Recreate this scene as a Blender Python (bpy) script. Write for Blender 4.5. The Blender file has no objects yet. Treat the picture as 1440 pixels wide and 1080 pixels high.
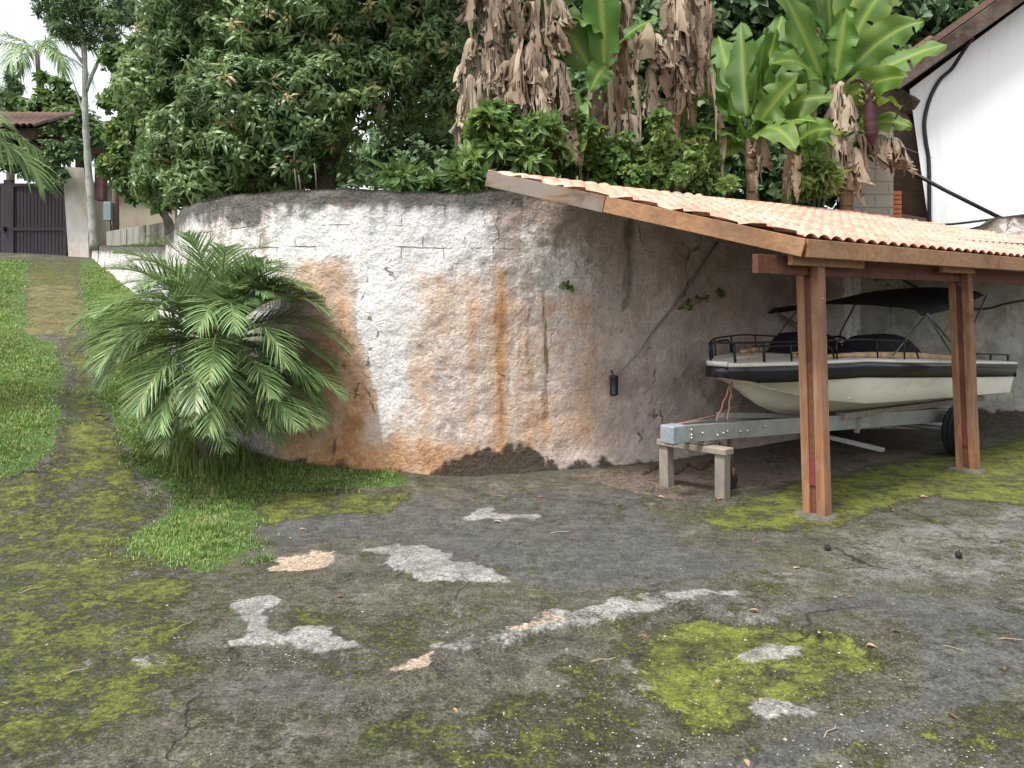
import bpy, math, random
import numpy as np
from mathutils import Vector, Matrix
rng = np.random.default_rng(11)
random.seed(11)
scene = bpy.context.scene
COL = scene.collection
FPX, CX, HY, EYE = 1100.0, 720.0, 425.0, 1.67


def P(px, py, d):
    """world point seen at photo pixel px,py when it stands d metres in front of the eye"""
    return np.array([(px - CX) * d / FPX, d, EYE + (HY - py) * d / FPX])


# ------------------------------------------------------------------ meshes
def mesh_data(name, V, faces, attrs=None, uv=None, smooth=True):
    V = np.asarray(V, dtype=np.float32).reshape(-1, 3)
    fa = []
    for f in faces:
        if isinstance(f, np.ndarray) and f.ndim == 2:
            fa.append(f)
        elif len(f):
            if isinstance(f[0], (list, tuple, np.ndarray)):
                by = {}
                for q in f:
                    by.setdefault(len(q), []).append(q)
                for k in by:
                    fa.append(np.array(by[k]))
            else:
                fa.append(np.array([f]))
    loops = np.concatenate([a.reshape(-1) for a in fa]).astype(np.int32)
    tot = np.concatenate([np.full(len(a), a.shape[1]) for a in fa]).astype(np.int32)
    st = np.concatenate([[0], np.cumsum(tot)[:-1]]).astype(np.int32)
    me = bpy.data.meshes.new(name)
    me.vertices.add(len(V))
    me.vertices.foreach_set('co', V.reshape(-1))
    me.loops.add(len(loops))
    me.loops.foreach_set('vertex_index', loops)
    me.polygons.add(len(tot))
    me.polygons.foreach_set('loop_start', st)
    me.polygons.foreach_set('loop_total', tot)
    me.polygons.foreach_set('use_smooth', np.full(len(tot), smooth, dtype=bool))
    me.update(calc_edges=True)
    for k, a in (attrs or {}).items():
        at = me.attributes.new(k, 'FLOAT_COLOR', 'POINT')
        a = np.asarray(a, dtype=np.float32)
        if a.shape[1] == 3:
            a = np.concatenate([a, np.ones((len(a), 1), np.float32)], 1)
        at.data.foreach_set('color', a.reshape(-1))
    if uv is not None:
        l = me.uv_layers.new(name='UVMap')
        l.data.foreach_set('uv', np.asarray(uv, dtype=np.float32)[loops].reshape(-1))
    return me


def wloc(o):
    v = np.zeros(3)
    while o is not None:
        v += np.array(o.location)
        o = o.parent
    return v


def obj(name, V, faces, mat, parent=None, attrs=None, uv=None, smooth=True, bevel=0, solid=0):
    V = np.asarray(V, dtype=float).reshape(-1, 3)
    if parent is not None:
        V = V - wloc(parent)
    me = mesh_data(name, V, faces, attrs, uv, smooth)
    me.materials.append(mat)
    o = bpy.data.objects.new(name, me)
    COL.objects.link(o)
    if parent is not None:
        o.parent = parent
    if solid:
        m = o.modifiers.new('thickness', 'SOLIDIFY')
        m.thickness = solid
    if bevel:
        m = o.modifiers.new('edge', 'BEVEL')
        m.width = bevel
        m.segments = 2
        m.limit_method = 'ANGLE'
    return o


def tag(o, label=None, cat=None, group=None, kind=None):
    if label: o['label'] = label
    if cat: o['category'] = cat
    if group: o['group'] = group
    if kind: o['kind'] = kind
    return o


def thing(name, label, cat, loc, group=None):
    o = bpy.data.objects.new(name, None)
    o.empty_display_size = 0.2
    COL.objects.link(o)
    o.location = [float(v) for v in loc]
    return tag(o, label, cat, group)


class MB:
    """collects pieces that become one mesh"""
    def __init__(s):
        s.V, s.F, s.n, s.A = [], [], 0, []

    def add(s, V, F, a=None):
        V = np.asarray(V, float).reshape(-1, 3)
        for f in F:
            s.F.append(np.atleast_2d(np.asarray(f)) + s.n)
        s.V.append(V)
        s.A.append(np.tile(np.asarray(a if a is not None else (0, 0, 0), float), (len(V), 1)) if a is None or np.ndim(a) == 1 else np.asarray(a, float))
        s.n += len(V)
        return s

    def box(s, c, size, ax=None):
        c = np.asarray(c, float)
        h = np.asarray(size, float) / 2
        A = np.eye(3) if ax is None else np.asarray(ax, float)
        V = [c + A[0] * h[0] * i + A[1] * h[1] * j + A[2] * h[2] * k for i in (-1, 1) for j in (-1, 1) for k in (-1, 1)]
        F = [[0, 1, 3, 2], [4, 6, 7, 5], [0, 4, 5, 1], [2, 3, 7, 6], [0, 2, 6, 4], [1, 5, 7, 3]]
        return s.add(V, [np.array(F)])

    def bar(s, a, b, w, h, up=(0, 0, 1)):
        a, b = np.asarray(a, float), np.asarray(b, float)
        d = b - a
        L = np.linalg.norm(d)
        d = d / L
        side = np.cross(d, up)
        side /= np.linalg.norm(side)
        u = np.cross(side, d)
        return s.box((a + b) / 2, (L, w, h), (d, side, u))

    def tube(s, pts, r, n=8, cap=True, a=None):
        V, F = tube(pts, r, n, cap)
        return s.add(V, F, a)

    def build(s, name, mat, parent=None, **k):
        return obj(name, np.concatenate(s.V), s.F, mat, parent, **k)


def tube(pts, r, n=8, cap=True):
    pts = np.asarray(pts, float)
    m = len(pts)
    r = np.full(m, r) if np.ndim(r) == 0 else np.asarray(r, float)
    tan = np.gradient(pts, axis=0)
    tan /= np.linalg.norm(tan, axis=1)[:, None] + 1e-9
    ref = np.array([0, 0, 1.0]) if abs(tan[0][2]) < .9 else np.array([1.0, 0, 0])
    V = []
    for i in range(m):
        s = np.cross(tan[i], ref)
        s /= np.linalg.norm(s) + 1e-9
        u = np.cross(s, tan[i])
        ref = u
        an = np.arange(n) * 2 * math.pi / n
        V.append(pts[i] + r[i] * (np.cos(an)[:, None] * s + np.sin(an)[:, None] * u))
    V = np.concatenate(V)
    i, j = np.meshgrid(np.arange(m - 1), np.arange(n), indexing='ij')
    i, j = i.ravel(), j.ravel()
    k = (j + 1) % n
    F = [np.stack([i * n + j, i * n + k, (i + 1) * n + k, (i + 1) * n + j], 1)]
    if cap:
        F.append(np.array([list(range(n))[::-1]]))
        F.append(np.array([[(m - 1) * n + q for q in range(n)]]))
    return V, F


def grid_faces(nu, nv):
    i, j = np.meshgrid(np.arange(nu - 1), np.arange(nv - 1), indexing='ij')
    i, j = i.ravel(), j.ravel()
    return np.stack([i * nv + j, (i + 1) * nv + j, (i + 1) * nv + j + 1, i * nv + j + 1], 1)


def spline(pts, n):
    """Catmull-Rom through pts"""
    p = np.asarray(pts, float)
    p = np.vstack([2 * p[0] - p[1], p, 2 * p[-1] - p[-2]])
    out = []
    for i in range(1, len(p) - 2):
        for t in np.linspace(0, 1, n, endpoint=False):
            a, b, c, d = p[i - 1], p[i], p[i + 1], p[i + 2]
            out.append(.5 * (2 * b + (c - a) * t + (2 * a - 5 * b + 4 * c - d) * t * t + (3 * b - a - 3 * c + d) * t ** 3))
    out.append(p[-2])
    return np.array(out)


def poly_sd(pts, X, Y):
    """signed distance to a polygon, positive inside"""
    pts = np.asarray(pts, float)
    d = np.full(X.shape, 1e9)
    ins = np.zeros(X.shape, bool)
    for a, b in zip(pts, np.roll(pts, -1, 0)):
        e = b - a
        t = np.clip(((X - a[0]) * e[0] + (Y - a[1]) * e[1]) / (e @ e + 1e-12), 0, 1)
        d = np.minimum(d, np.hypot(X - a[0] - t * e[0], Y - a[1] - t * e[1]))
        c = ((a[1] > Y) != (b[1] > Y)) & (X < (b[0] - a[0]) * (Y - a[1]) / (b[1] - a[1] + 1e-12) + a[0])
        ins ^= c
    return np.where(ins, d, -d)


def sstep(a, b, x):
    t = np.clip((x - a) / (b - a), 0, 1)
    return t * t * (3 - 2 * t)


def vnoise(x, y, seed=0):
    """smooth value noise 0..1"""
    def h(i, j):
        v = np.sin(i * 127.1 + j * 311.7 + seed * 74.7) * 43758.5453
        return v - np.floor(v)
    i, j = np.floor(x), np.floor(y)
    f, g = x - i, y - j
    f, g = f * f * (3 - 2 * f), g * g * (3 - 2 * g)
    return (h(i, j) * (1 - f) + h(i + 1, j) * f) * (1 - g) + (h(i, j + 1) * (1 - f) + h(i + 1, j + 1) * f) * g


def fbm(x, y, seed=0, o=4):
    v, a, t = 0, 1.0, 0
    for k in range(o):
        v = v + a * vnoise(x * 2 ** k + 17 * k, y * 2 ** k - 9 * k, seed + k)
        t += a
        a *= .55
    return v / t - .5


# ------------------------------------------------------------------ terrain
def terr(X, Y):
    k = np.where(X > -1, 1.6, .45)
    t = (Y - 7.0) + k * (-X - 1)
    t = np.minimum(t, 22)
    t = .3 * np.log1p(np.exp(np.clip(t / .3, -40, 80)))
    return .128 * t + .3 * (1 - np.exp(-t / 2))


def terrace(X, Y):
    return 2.45 + .05 * np.maximum(0, Y - 9)


def G(px, py):
    """point of the yard or lawn seen at a photo pixel"""
    d = 2.0
    lo, hi = 1.5, 60.0
    f = lambda d: EYE + (HY - py) * d / FPX - float(terr(np.array((px - CX) * d / FPX), np.array(d)))
    ds = np.linspace(1.5, 45, 400)
    prev = None
    for q in ds:
        if f(q) < 0:
            lo, hi = (prev if prev else q), q
            break
        prev = q
    for _ in range(30):
        m = (lo + hi) / 2
        if f(m) < 0: hi = m
        else: lo = m
    x = (px - CX) * hi / FPX
    return np.array([x, hi, float(terr(np.array(x), np.array(hi)))])


# ------------------------------------------------------------------ materials
class NT:
    def __init__(s, name):
        s.m = bpy.data.materials.new(name)
        s.m.use_nodes = True
        s.t = s.m.node_tree
        s.b = s.t.nodes['Principled BSDF']
        s.out = s.t.nodes['Material Output']
        s.co = None

    def n(s, typ, **k):
        nd = s.t.nodes.new(typ)
        for a, v in k.items():
            setattr(nd, a, v)
        return nd

    def link(s, a, b):
        s.t.links.new(a, b)

    def put(s, sock, v):
        if hasattr(v, 'links') or isinstance(v, bpy.types.NodeSocket):
            s.link(v, sock)
        elif isinstance(v, (tuple, list)):
            v = tuple(v)
            sock.default_value = v + (1,) if len(v) == 3 and len(sock.default_value) == 4 else v
        else:
            sock.default_value = v

    def coord(s, kind='Object', scale=(1, 1, 1)):
        c = s.n('ShaderNodeTexCoord')
        mp = s.n('ShaderNodeMapping')
        s.link(c.outputs[kind], mp.inputs[0])
        mp.inputs['Scale'].default_value = scale
        return mp.outputs[0]

    def noise(s, scale, vec=None, detail=6, rough=.6, dist=0):
        nd = s.n('ShaderNodeTexNoise')
        nd.inputs['Scale'].default_value = scale
        nd.inputs['Detail'].default_value = detail
        nd.inputs['Roughness'].default_value = rough
        nd.inputs['Distortion'].default_value = dist
        s.link(vec if vec is not None else s.coord(), nd.inputs['Vector'])
        return nd.outputs['Fac']

    def voro(s, scale, vec=None, feature='F1', out='Distance', rand=1):
        nd = s.n('ShaderNodeTexVoronoi', feature=feature)
        nd.inputs['Scale'].default_value = scale
        nd.inputs['Randomness'].default_value = rand
        s.link(vec if vec is not None else s.coord(), nd.inputs['Vector'])
        return nd.outputs[out]

    def ma(s, op, a, b=0.0, c=0.0, clamp=False):
        nd = s.n('ShaderNodeMath', operation=op, use_clamp=clamp)
        s.put(nd.inputs[0], a)
        s.put(nd.inputs[1], b)
        s.put(nd.inputs[2], c)
        return nd.outputs[0]

    def ss(s, x, a, b, lo=0.0, hi=1.0):
        nd = s.n('ShaderNodeMapRange', interpolation_type='SMOOTHSTEP')
        s.put(nd.inputs[0], x)
        for i, v in enumerate((a, b, lo, hi)):
            nd.inputs[i + 1].default_value = v
        return nd.outputs[0]

    def mix(s, f, a, b, mode='MIX'):
        nd = s.n('ShaderNodeMix', data_type='RGBA', blend_type=mode)
        s.put(nd.inputs['Factor'], f)
        s.put(nd.inputs[6], a)
        s.put(nd.inputs[7], b)
        return nd.outputs[2]

    def attr(s, name):
        nd = s.n('ShaderNodeAttribute', attribute_name=name)
        sp = s.n('ShaderNodeSeparateColor')
        s.link(nd.outputs['Color'], sp.inputs[0])
        return sp.outputs[0], sp.outputs[1], sp.outputs[2], nd.outputs['Alpha']

    def bump(s, h, strength=.4, dist=.02):
        nd = s.n('ShaderNodeBump')
        nd.inputs['Strength'].default_value = strength
        nd.inputs['Distance'].default_value = dist
        s.link(h, nd.inputs['Height'])
        s.link(nd.outputs[0], s.b.inputs['Normal'])
        return nd.outputs[0]

    def done(s, col, rough=.8, metal=0.0, spec=.3):
        s.put(s.b.inputs['Base Color'], col)
        s.put(s.b.inputs['Roughness'], rough)
        s.put(s.b.inputs['Metallic'], metal)
        s.b.inputs['Specular IOR Level'].default_value = spec
        return s.m


def simple(name, c, rough=.7, var=.25, scale=6, metal=0.0, bump=.15, spec=.35, stretch=(1, 1, 1), dirt=None):
    k = NT(name)
    v = k.coord('Object', stretch)
    a = k.noise(scale, v)
    b = k.noise(scale * 7, v, 4)
    f = k.ss(k.ma('ADD', k.ma('MULTIPLY', a, .6), k.ma('MULTIPLY', b, .4)), .3, .7)
    col = k.mix(f, tuple(x * (1 - var) for x in c), tuple(min(1, x * (1 + var)) for x in c))
    if dirt:
        g = k.ss(k.noise(scale * .5, v, 8, .7), .48, .62)
        col = k.mix(k.ma('MULTIPLY', g, .8), col, dirt)
    k.bump(b, bump, .01)
    return k.done(col, rough, metal, spec)


def wood(name, c1, c2, scale=3, grain=(1, 1, 14), rough=.7, grey=0.0):
    k = NT(name)
    v = k.coord('Object')
    g = k.n('ShaderNodeMapping')
    k.link(v, g.inputs[0])
    g.inputs['Scale'].default_value = grain
    a = k.noise(scale, g.outputs[0], 8, .65, .6)
    b = k.noise(scale * .5, v, 5)
    col = k.mix(k.ss(a, .3, .7), c1, c2)
    col = k.mix(k.ss(b, .45, .75), col, tuple(x * .55 for x in c1))
    if grey:
        col = k.mix(k.ma('MULTIPLY', k.ss(k.noise(scale * .8, v, 6), .4, .6), grey), col, (.22, .2, .18))
    k.bump(a, .35, .006)
    return k.done(col, rough, 0, .3)


def leafmat(name, dark, light, special, rough=.45, trans=.3, veins=0):
    """tint attribute: R dark to light, G brightness, B towards the special colour"""
    k = NT(name)
    r, g, b, _ = k.attr('tint')
    col = k.mix(r, dark, light)
    col = k.mix(b, col, special)
    br = k.ma('MULTIPLY_ADD', g, .8, .6)
    col = k.mix(1.0, col, br, 'MULTIPLY')
    if veins:
        w = k.n('ShaderNodeTexWave', bands_direction='X')
        w.inputs['Scale'].default_value = 14
        w.inputs['Distortion'].default_value = .6
        k.link(k.coord('UV'), w.inputs['Vector'])
        col = k.mix(k.ma('MULTIPLY', w.outputs['Fac'], .22 * veins), col, tuple(x * .45 for x in light))
        k.bump(w.outputs['Fac'], .25 * veins, .01)
    m = k.done(col, rough, 0, .4)
    tr = k.n('ShaderNodeBsdfTranslucent')
    k.link(k.mix(.5, col, light), tr.inputs[0])
    mx = k.n('ShaderNodeMixShader')
    mx.inputs[0].default_value = trans
    k.link(k.b.outputs[0], mx.inputs[1])
    k.link(tr.outputs[0], mx.inputs[2])
    k.link(mx.outputs[0], k.out.inputs['Surface'])
    return m


M = {}
M['bark'] = simple('bark', (.12, .1, .08), .9, .5, 5, 0, .8, .2, (1, 1, .3), (.05, .05, .04))
M['pale_bark'] = simple('pale_bark', (.34, .34, .31), .9, .4, 6, 0, .5, .2, (1, 1, .6), (.12, .14, .1))
M['leaf_mango'] = leafmat('leaf_mango', (.055, .115, .042), (.23, .33, .12), (.42, .33, .16), .36, .38)
M['leaf_far'] = leafmat('leaf_far', (.065, .125, .055), (.19, .29, .12), (.2, .2, .06), .55, .25)
M['leaf_bright'] = leafmat('leaf_bright', (.05, .11, .03), (.18, .28, .08), (.3, .28, .06), .5, .35)
M['leaf_fern'] = leafmat('leaf_fern', (.06, .13, .03), (.25, .36, .1), (.3, .3, .08), .5, .35)
M['leaf_palm'] = leafmat('leaf_palm', (.08, .165, .055), (.29, .4, .17), (.22, .14, .06), .4, .25)
M['leaf_banana'] = leafmat('leaf_banana', (.035, .11, .02), (.14, .27, .04), (.38, .36, .08), .47, .4, 1)
M['leaf_dead'] = leafmat('leaf_dead', (.17, .12, .08), (.52, .43, .32), (.1, .07, .05), .8, .12, .3)
M['stem_banana'] = simple('stem_banana', (.22, .15, .09), .8, .6, 4, 0, .7, .3, (4, 4, .5), (.09, .055, .035))
M['stem_green'] = simple('stem_green', (.16, .2, .06), .6, .5, 4, 0, .4, .3, (4, 4, .5), (.14, .09, .05))
M['grass'] = leafmat('grass', (.085, .16, .035), (.25, .37, .1), (.38, .32, .15), .6, .3)
M['timber'] = wood('timber', (.19, .088, .045), (.35, .175, .09), 3, (9, 9, .8), .7, .2)
M['timber_fascia'] = wood('timber_fascia', (.24, .12, .055), (.37, .2, .1), 3, (.8, 9, 9), .6, .1)
M['timber_old'] = wood('timber_old', (.13, .075, .045), (.26, .17, .11), 3, (.8, .8, 9), .75, .75)
M['timber_dark'] = wood('timber_dark', (.1, .04, .025), (.17, .07, .04), 3, (1, 9, 9), .7)
M['timber_grey'] = wood('timber_grey', (.2, .165, .13), (.33, .28, .23), 5, (3, 3, 1.2), .85, .6)
M['galvanised'] = simple('galvanised', (.33, .345, .33), .5, .2, 8, .55, .1, .5, (1, 1, 1), (.24, .25, .22))
M['paint_blue'] = simple('paint_blue', (.3, .34, .38), .55, .2, 14, .3, .15, .5, (1, 1, 1), (.17, .18, .18))
M['bolt'] = simple('bolt', (.55, .55, .52), .4, .2, 30, .7, .1)
M['rust'] = simple('rust', (.13, .07, .045), .9, .5, 20, .2, .5)
M['black_metal'] = simple('black_metal', (.018, .018, .02), .4, .3, 15, .3, .05)
M['black_plastic'] = simple('black_plastic', (.015, .015, .016), .4, .3, 20, 0, .05, .5)
M['cable'] = simple('cable', (.012, .013, .016), .5, .3, 20, 0, .05, .4)
M['rubber'] = simple('rubber', (.016, .016, .016), .85, .3, 20, 0, .3)
M['hull_cream'] = simple('hull_cream', (.8, .775, .68), .32, .08, 3, 0, .02, .5, (1, 1, 2.5), (.64, .6, .5))
M['hull_black'] = simple('hull_black', (.012, .013, .018), .25, .2, 6, 0, .02, .5)
M['deck_white'] = simple('deck_white', (.68, .66, .6), .45, .08, 6, 0, .03, .45, (1, 1, 1), (.5, .47, .4))
M['deck_tan'] = simple('deck_tan', (.52, .36, .2), .55, .12, 6, 0, .03, .4)
M['cover_cloth'] = simple('cover_cloth', (.012, .013, .018), .7, .3, 10, 0, .3, .2)
M['canopy_cloth'] = simple('canopy_cloth', (.028, .024, .026), .85, .3, 10, 0, .3, .2)
M['rope'] = simple('rope', (.42, .2, .14), .9, .4, 60, 0, .4)
M['brass'] = simple('brass', (.6, .42, .15), .35, .15, 20, .9, .05)
M['white_wall'] = simple('white_wall', (.79, .8, .81), .85, .05, 1.5, 0, .15, .2, (2, 2, .25), (.68, .685, .68))
M['beige_wall'] = simple('beige_wall', (.46, .4, .31), .9, .15, 1.2, 0, .2, .2, (1, 1, .5), (.36, .29, .2))
M['pillar_white'] = simple('pillar_white', (.6, .57, .53), .9, .1, 1.5, 0, .2, .2, (1, 1, .6), (.46, .38, .3))
M['gate_metal'] = simple('gate_metal', (.05, .036, .046), .5, .2, 6, .3, .05, .4)
M['grey_block'] = simple('grey_block', (.28, .27, .24), .95, .35, 2.5, 0, .5, .1, (3, 3, .5), (.08, .08, .065))
M['roof_brown'] = simple('roof_brown', (.15, .09, .07), .85, .4, 4, 0, .4, .2, (1, 1, 1), (.12, .08, .07))
M['verge_wood'] = wood('verge_wood', (.04, .024, .018), (.1, .06, .042), 4, (9, 1, 9), .75, .25)
M['dark_wood'] = wood('dark_wood', (.03, .018, .012), (.06, .035, .022), 3, (1, 1, 8), .8)
M['meter_box'] = simple('meter_box', (.2, .24, .25), .5, .1, 6, .2)
M['twig'] = simple('twig', (.3, .24, .17), .9, .4, 30, 0, .4)
M['footing'] = simple('footing', (.1, .09, .07), .95, .4, 8, 0, .5)
M['pod'] = simple('pod', (.02, .017, .015), .7, .4, 30, 0, .4)
M['purple_bud'] = simple('purple_bud', (.05, .018, .022), .6, .4, 12, 0, .5, .3, (1, 1, .6))
M['maroon'] = simple('maroon', (.16, .035, .035), .6, .2, 8)
M['soil'] = simple('soil', (.07, .06, .04), 1, .4, 3, 0, .6, .1, (1, 1, 1), (.05, .09, .02))


def brick_mat():
    k = NT('hollow_brick')
    v = k.coord('Object')
    b = k.n('ShaderNodeTexBrick')
    k.link(v, b.inputs['Vector'])
    mp = k.n('ShaderNodeMapping')
    mp.inputs['Rotation'].default_value = (math.radians(90), 0, 0)
    k.link(v, mp.inputs[0])
    k.link(mp.outputs[0], b.inputs['Vector'])
    b.inputs['Color1'].default_value = (.36, .32, .27, 1)
    b.inputs['Color2'].default_value = (.3, .27, .22, 1)
    b.inputs['Mortar'].default_value = (.22, .19, .15, 1)
    b.inputs['Scale'].default_value = 1
    b.inputs['Mortar Size'].default_value = .012
    b.inputs['Brick Width'].default_value = .39
    b.inputs['Row Height'].default_value = .19
    col = k.mix(k.ss(k.noise(3, v), .45, .7), b.outputs['Color'], (.3, .25, .19))
    k.bump(k.noise(40, v), .3, .01)
    return k.done(col, .95, 0, .1)


M['block'] = brick_mat()
M['red_brick'] = simple('red_brick', (.4, .13, .07), .9, .3, 9, 0, .5, .1)


def tile_mat():
    k = NT('terracotta_sheet')
    v = k.coord('Object')
    a = k.noise(2.2, v, 8, .7)
    b = k.noise(26, v, 5)
    c = k.noise(1.1, v, 3)
    col = k.mix(k.ss(a, .36, .68), (.58, .25, .17), (.75, .44, .335))
    col = k.mix(k.ma('MULTIPLY', k.ss(b, .5, .68), .55), col, (.86, .66, .55))  # pale wear plus sky highlights put into the tile colour
    col = k.mix(k.ma('MULTIPLY', k.ss(c, .5, .68), .3), col, (.46, .2, .12))
    col = k.mix(k.ma('MULTIPLY', k.ss(k.noise(7, v, 9, .75), .58, .68), .5), col, (.3, .2, .14))
    k.bump(b, .12, .004)
    return k.done(col, .3, 0, .5)


M['tile'] = tile_mat()


def wall_mat():
    k = NT('old_plaster')
    uv = k.coord('UV')
    st = k.n('ShaderNodeMapping')
    k.link(uv, st.inputs[0])
    st.inputs['Scale'].default_value = (1, .16, 1)
    streak = k.noise(5, st.outputs[0], 8, .65)
    streak2 = k.noise(13, st.outputs[0], 6, .6)
    blot = k.noise(3, uv, 9, .68)
    fine = k.noise(34, uv, 8, .7)
    rough = k.noise(14, uv, 8, .65, .3)
    om, gm, bm, gr = k.attr('stain')       # orange, grime, foot, greyness
    wm, dm, sm, _ = k.attr('paint')         # lime white, dark drips, smoothness
    base = k.mix(k.ss(blot, .35, .65), (.43, .35, .3), (.64, .555, .505))
    base = k.mix(k.ma('MULTIPLY', k.ss(fine, .52, .66), .6), base, (.19, .15, .125))
    base = k.mix(gr, base, k.mix(k.ss(blot, .35, .65), (.22, .215, .18), (.38, .37, .33)))
    # washed pale streaks
    base = k.mix(k.ma('MULTIPLY', k.ss(streak, .5, .66), .35), base, (.56, .52, .48))
    wf = k.ss(k.ma('ADD', wm, k.ma('MULTIPLY', k.ma('SUBTRACT', k.ma('ADD', k.ma('MULTIPLY', streak, .5), k.ma('MULTIPLY', rough, .5)), .5), 1.5)), .38, .62)
    col = k.mix(wf, base, k.mix(k.ss(fine, .4, .62), (.88, .87, .85), (.64, .6, .57)))
    of = k.ss(k.ma('ADD', om, k.ma('MULTIPLY', k.ma('SUBTRACT', k.ma('ADD', k.ma('MULTIPLY', streak, .6), k.ma('MULTIPLY', blot, .4)), .5), 1.6)), .3, .85)
    ocol = k.mix(k.ss(k.ma('ADD', k.ma('ADD', k.ma('MULTIPLY', rough, .5), k.ma('MULTIPLY', blot, .5)), k.ma('MULTIPLY', om, .34)), .58, .9), (.68, .44, .26), (.36, .165, .06))
    col = k.mix(k.ma('MULTIPLY', of, .92), col, ocol)
    # chipped spots
    chip = k.ss(k.noise(9, uv, 10, .75), .6, .66)
    col = k.mix(k.ma('MULTIPLY', chip, .55), col, (.16, .13, .11))
    gf = k.ss(k.ma('ADD', gm, k.ma('MULTIPLY', k.ma('SUBTRACT', k.ma('ADD', k.ma('MULTIPLY', streak, .35), k.ma('ADD', k.ma('MULTIPLY', blot, .45), k.ma('MULTIPLY', streak2, .2))), .5), 2.6)), .3, .8)
    col = k.mix(k.ma('MULTIPLY', gf, .9), col, k.mix(k.ss(fine, .4, .6), (.05, .05, .043), (.12, .115, .1)))
    df = k.ss(k.ma('ADD', dm, k.ma('MULTIPLY', k.ma('SUBTRACT', streak2, .5), 1.2)), .35, .8)
    col = k.mix(k.ma('MULTIPLY', df, .8), col, (.15, .08, .03))
    ff = k.ss(k.ma('ADD', bm, k.ma('MULTIPLY', k.ma('SUBTRACT', blot, .5), 2.0)), .35, .65)
    col = k.mix(k.ma('MULTIPLY', ff, .93), col, k.mix(k.ss(fine, .4, .6), (.02, .017, .012), (.065, .052, .034)))
    # block courses near the top
    br = k.n('ShaderNodeTexBrick')
    wob = k.n('ShaderNodeMixRGB') if False else None
    nz = k.n('ShaderNodeTexNoise')
    nz.inputs['Scale'].default_value = 5
    k.link(uv, nz.inputs['Vector'])
    ad = k.n('ShaderNodeVectorMath', operation='MULTIPLY_ADD')
    k.link(nz.outputs['Color'], ad.inputs[0])
    ad.inputs[1].default_value = (.05, .035, 0)
    k.link(uv, ad.inputs[2])
    k.link(ad.outputs[0], br.inputs['Vector'])
    br.inputs['Scale'].default_value = 1
    br.inputs['Brick Width'].default_value = .4
    br.inputs['Row Height'].default_value = .2
    br.inputs['Mortar Size'].default_value = .007
    br.inputs['Mortar Smooth'].default_value = .3
    joint = k.ma('MULTIPLY', br.outputs['Fac'], k.ma('MULTIPLY', sm, k.ss(k.noise(2.6, uv, 5), .47, .62)))
    col = k.mix(k.ma('MULTIPLY', joint, .8), col, (.09, .075, .06))
    n2 = k.n('ShaderNodeTexNoise')
    n2.inputs['Scale'].default_value = 2.2
    n2.inputs['Detail'].default_value = 6
    k.link(uv, n2.inputs['Vector'])
    a2 = k.n('ShaderNodeVectorMath', operation='MULTIPLY_ADD')
    k.link(n2.outputs['Color'], a2.inputs[0])
    a2.inputs[1].default_value = (.7, .35, 0)
    k.link(st.outputs[0], a2.inputs[2])
    ed = k.voro(1.0, a2.outputs[0], 'DISTANCE_TO_EDGE')
    crack = k.ma('MULTIPLY', k.ss(ed, .002, .007, 1, 0), k.ss(k.noise(1.9, uv, 3), .54, .6))
    col = k.mix(k.ma('MULTIPLY', crack, .75), col, (.1, .07, .05))
    h = k.ma('ADD', k.ma('MULTIPLY', rough, .9), k.ma('MULTIPLY', fine, .5))
    h = k.ma('ADD', h, k.ma('MULTIPLY', blot, .9))
    h = k.ma('ADD', h, k.ma('MULTIPLY', wf, .22))
    h = k.ma('SUBTRACT', h, k.ma('MULTIPLY', joint, .5))
    h = k.ma('SUBTRACT', h, k.ma('MULTIPLY', crack, .5))
    k.bump(h, .8, .045)
    return k.done(col, .92, 0, .15)


M['plaster'] = wall_mat()


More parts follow.
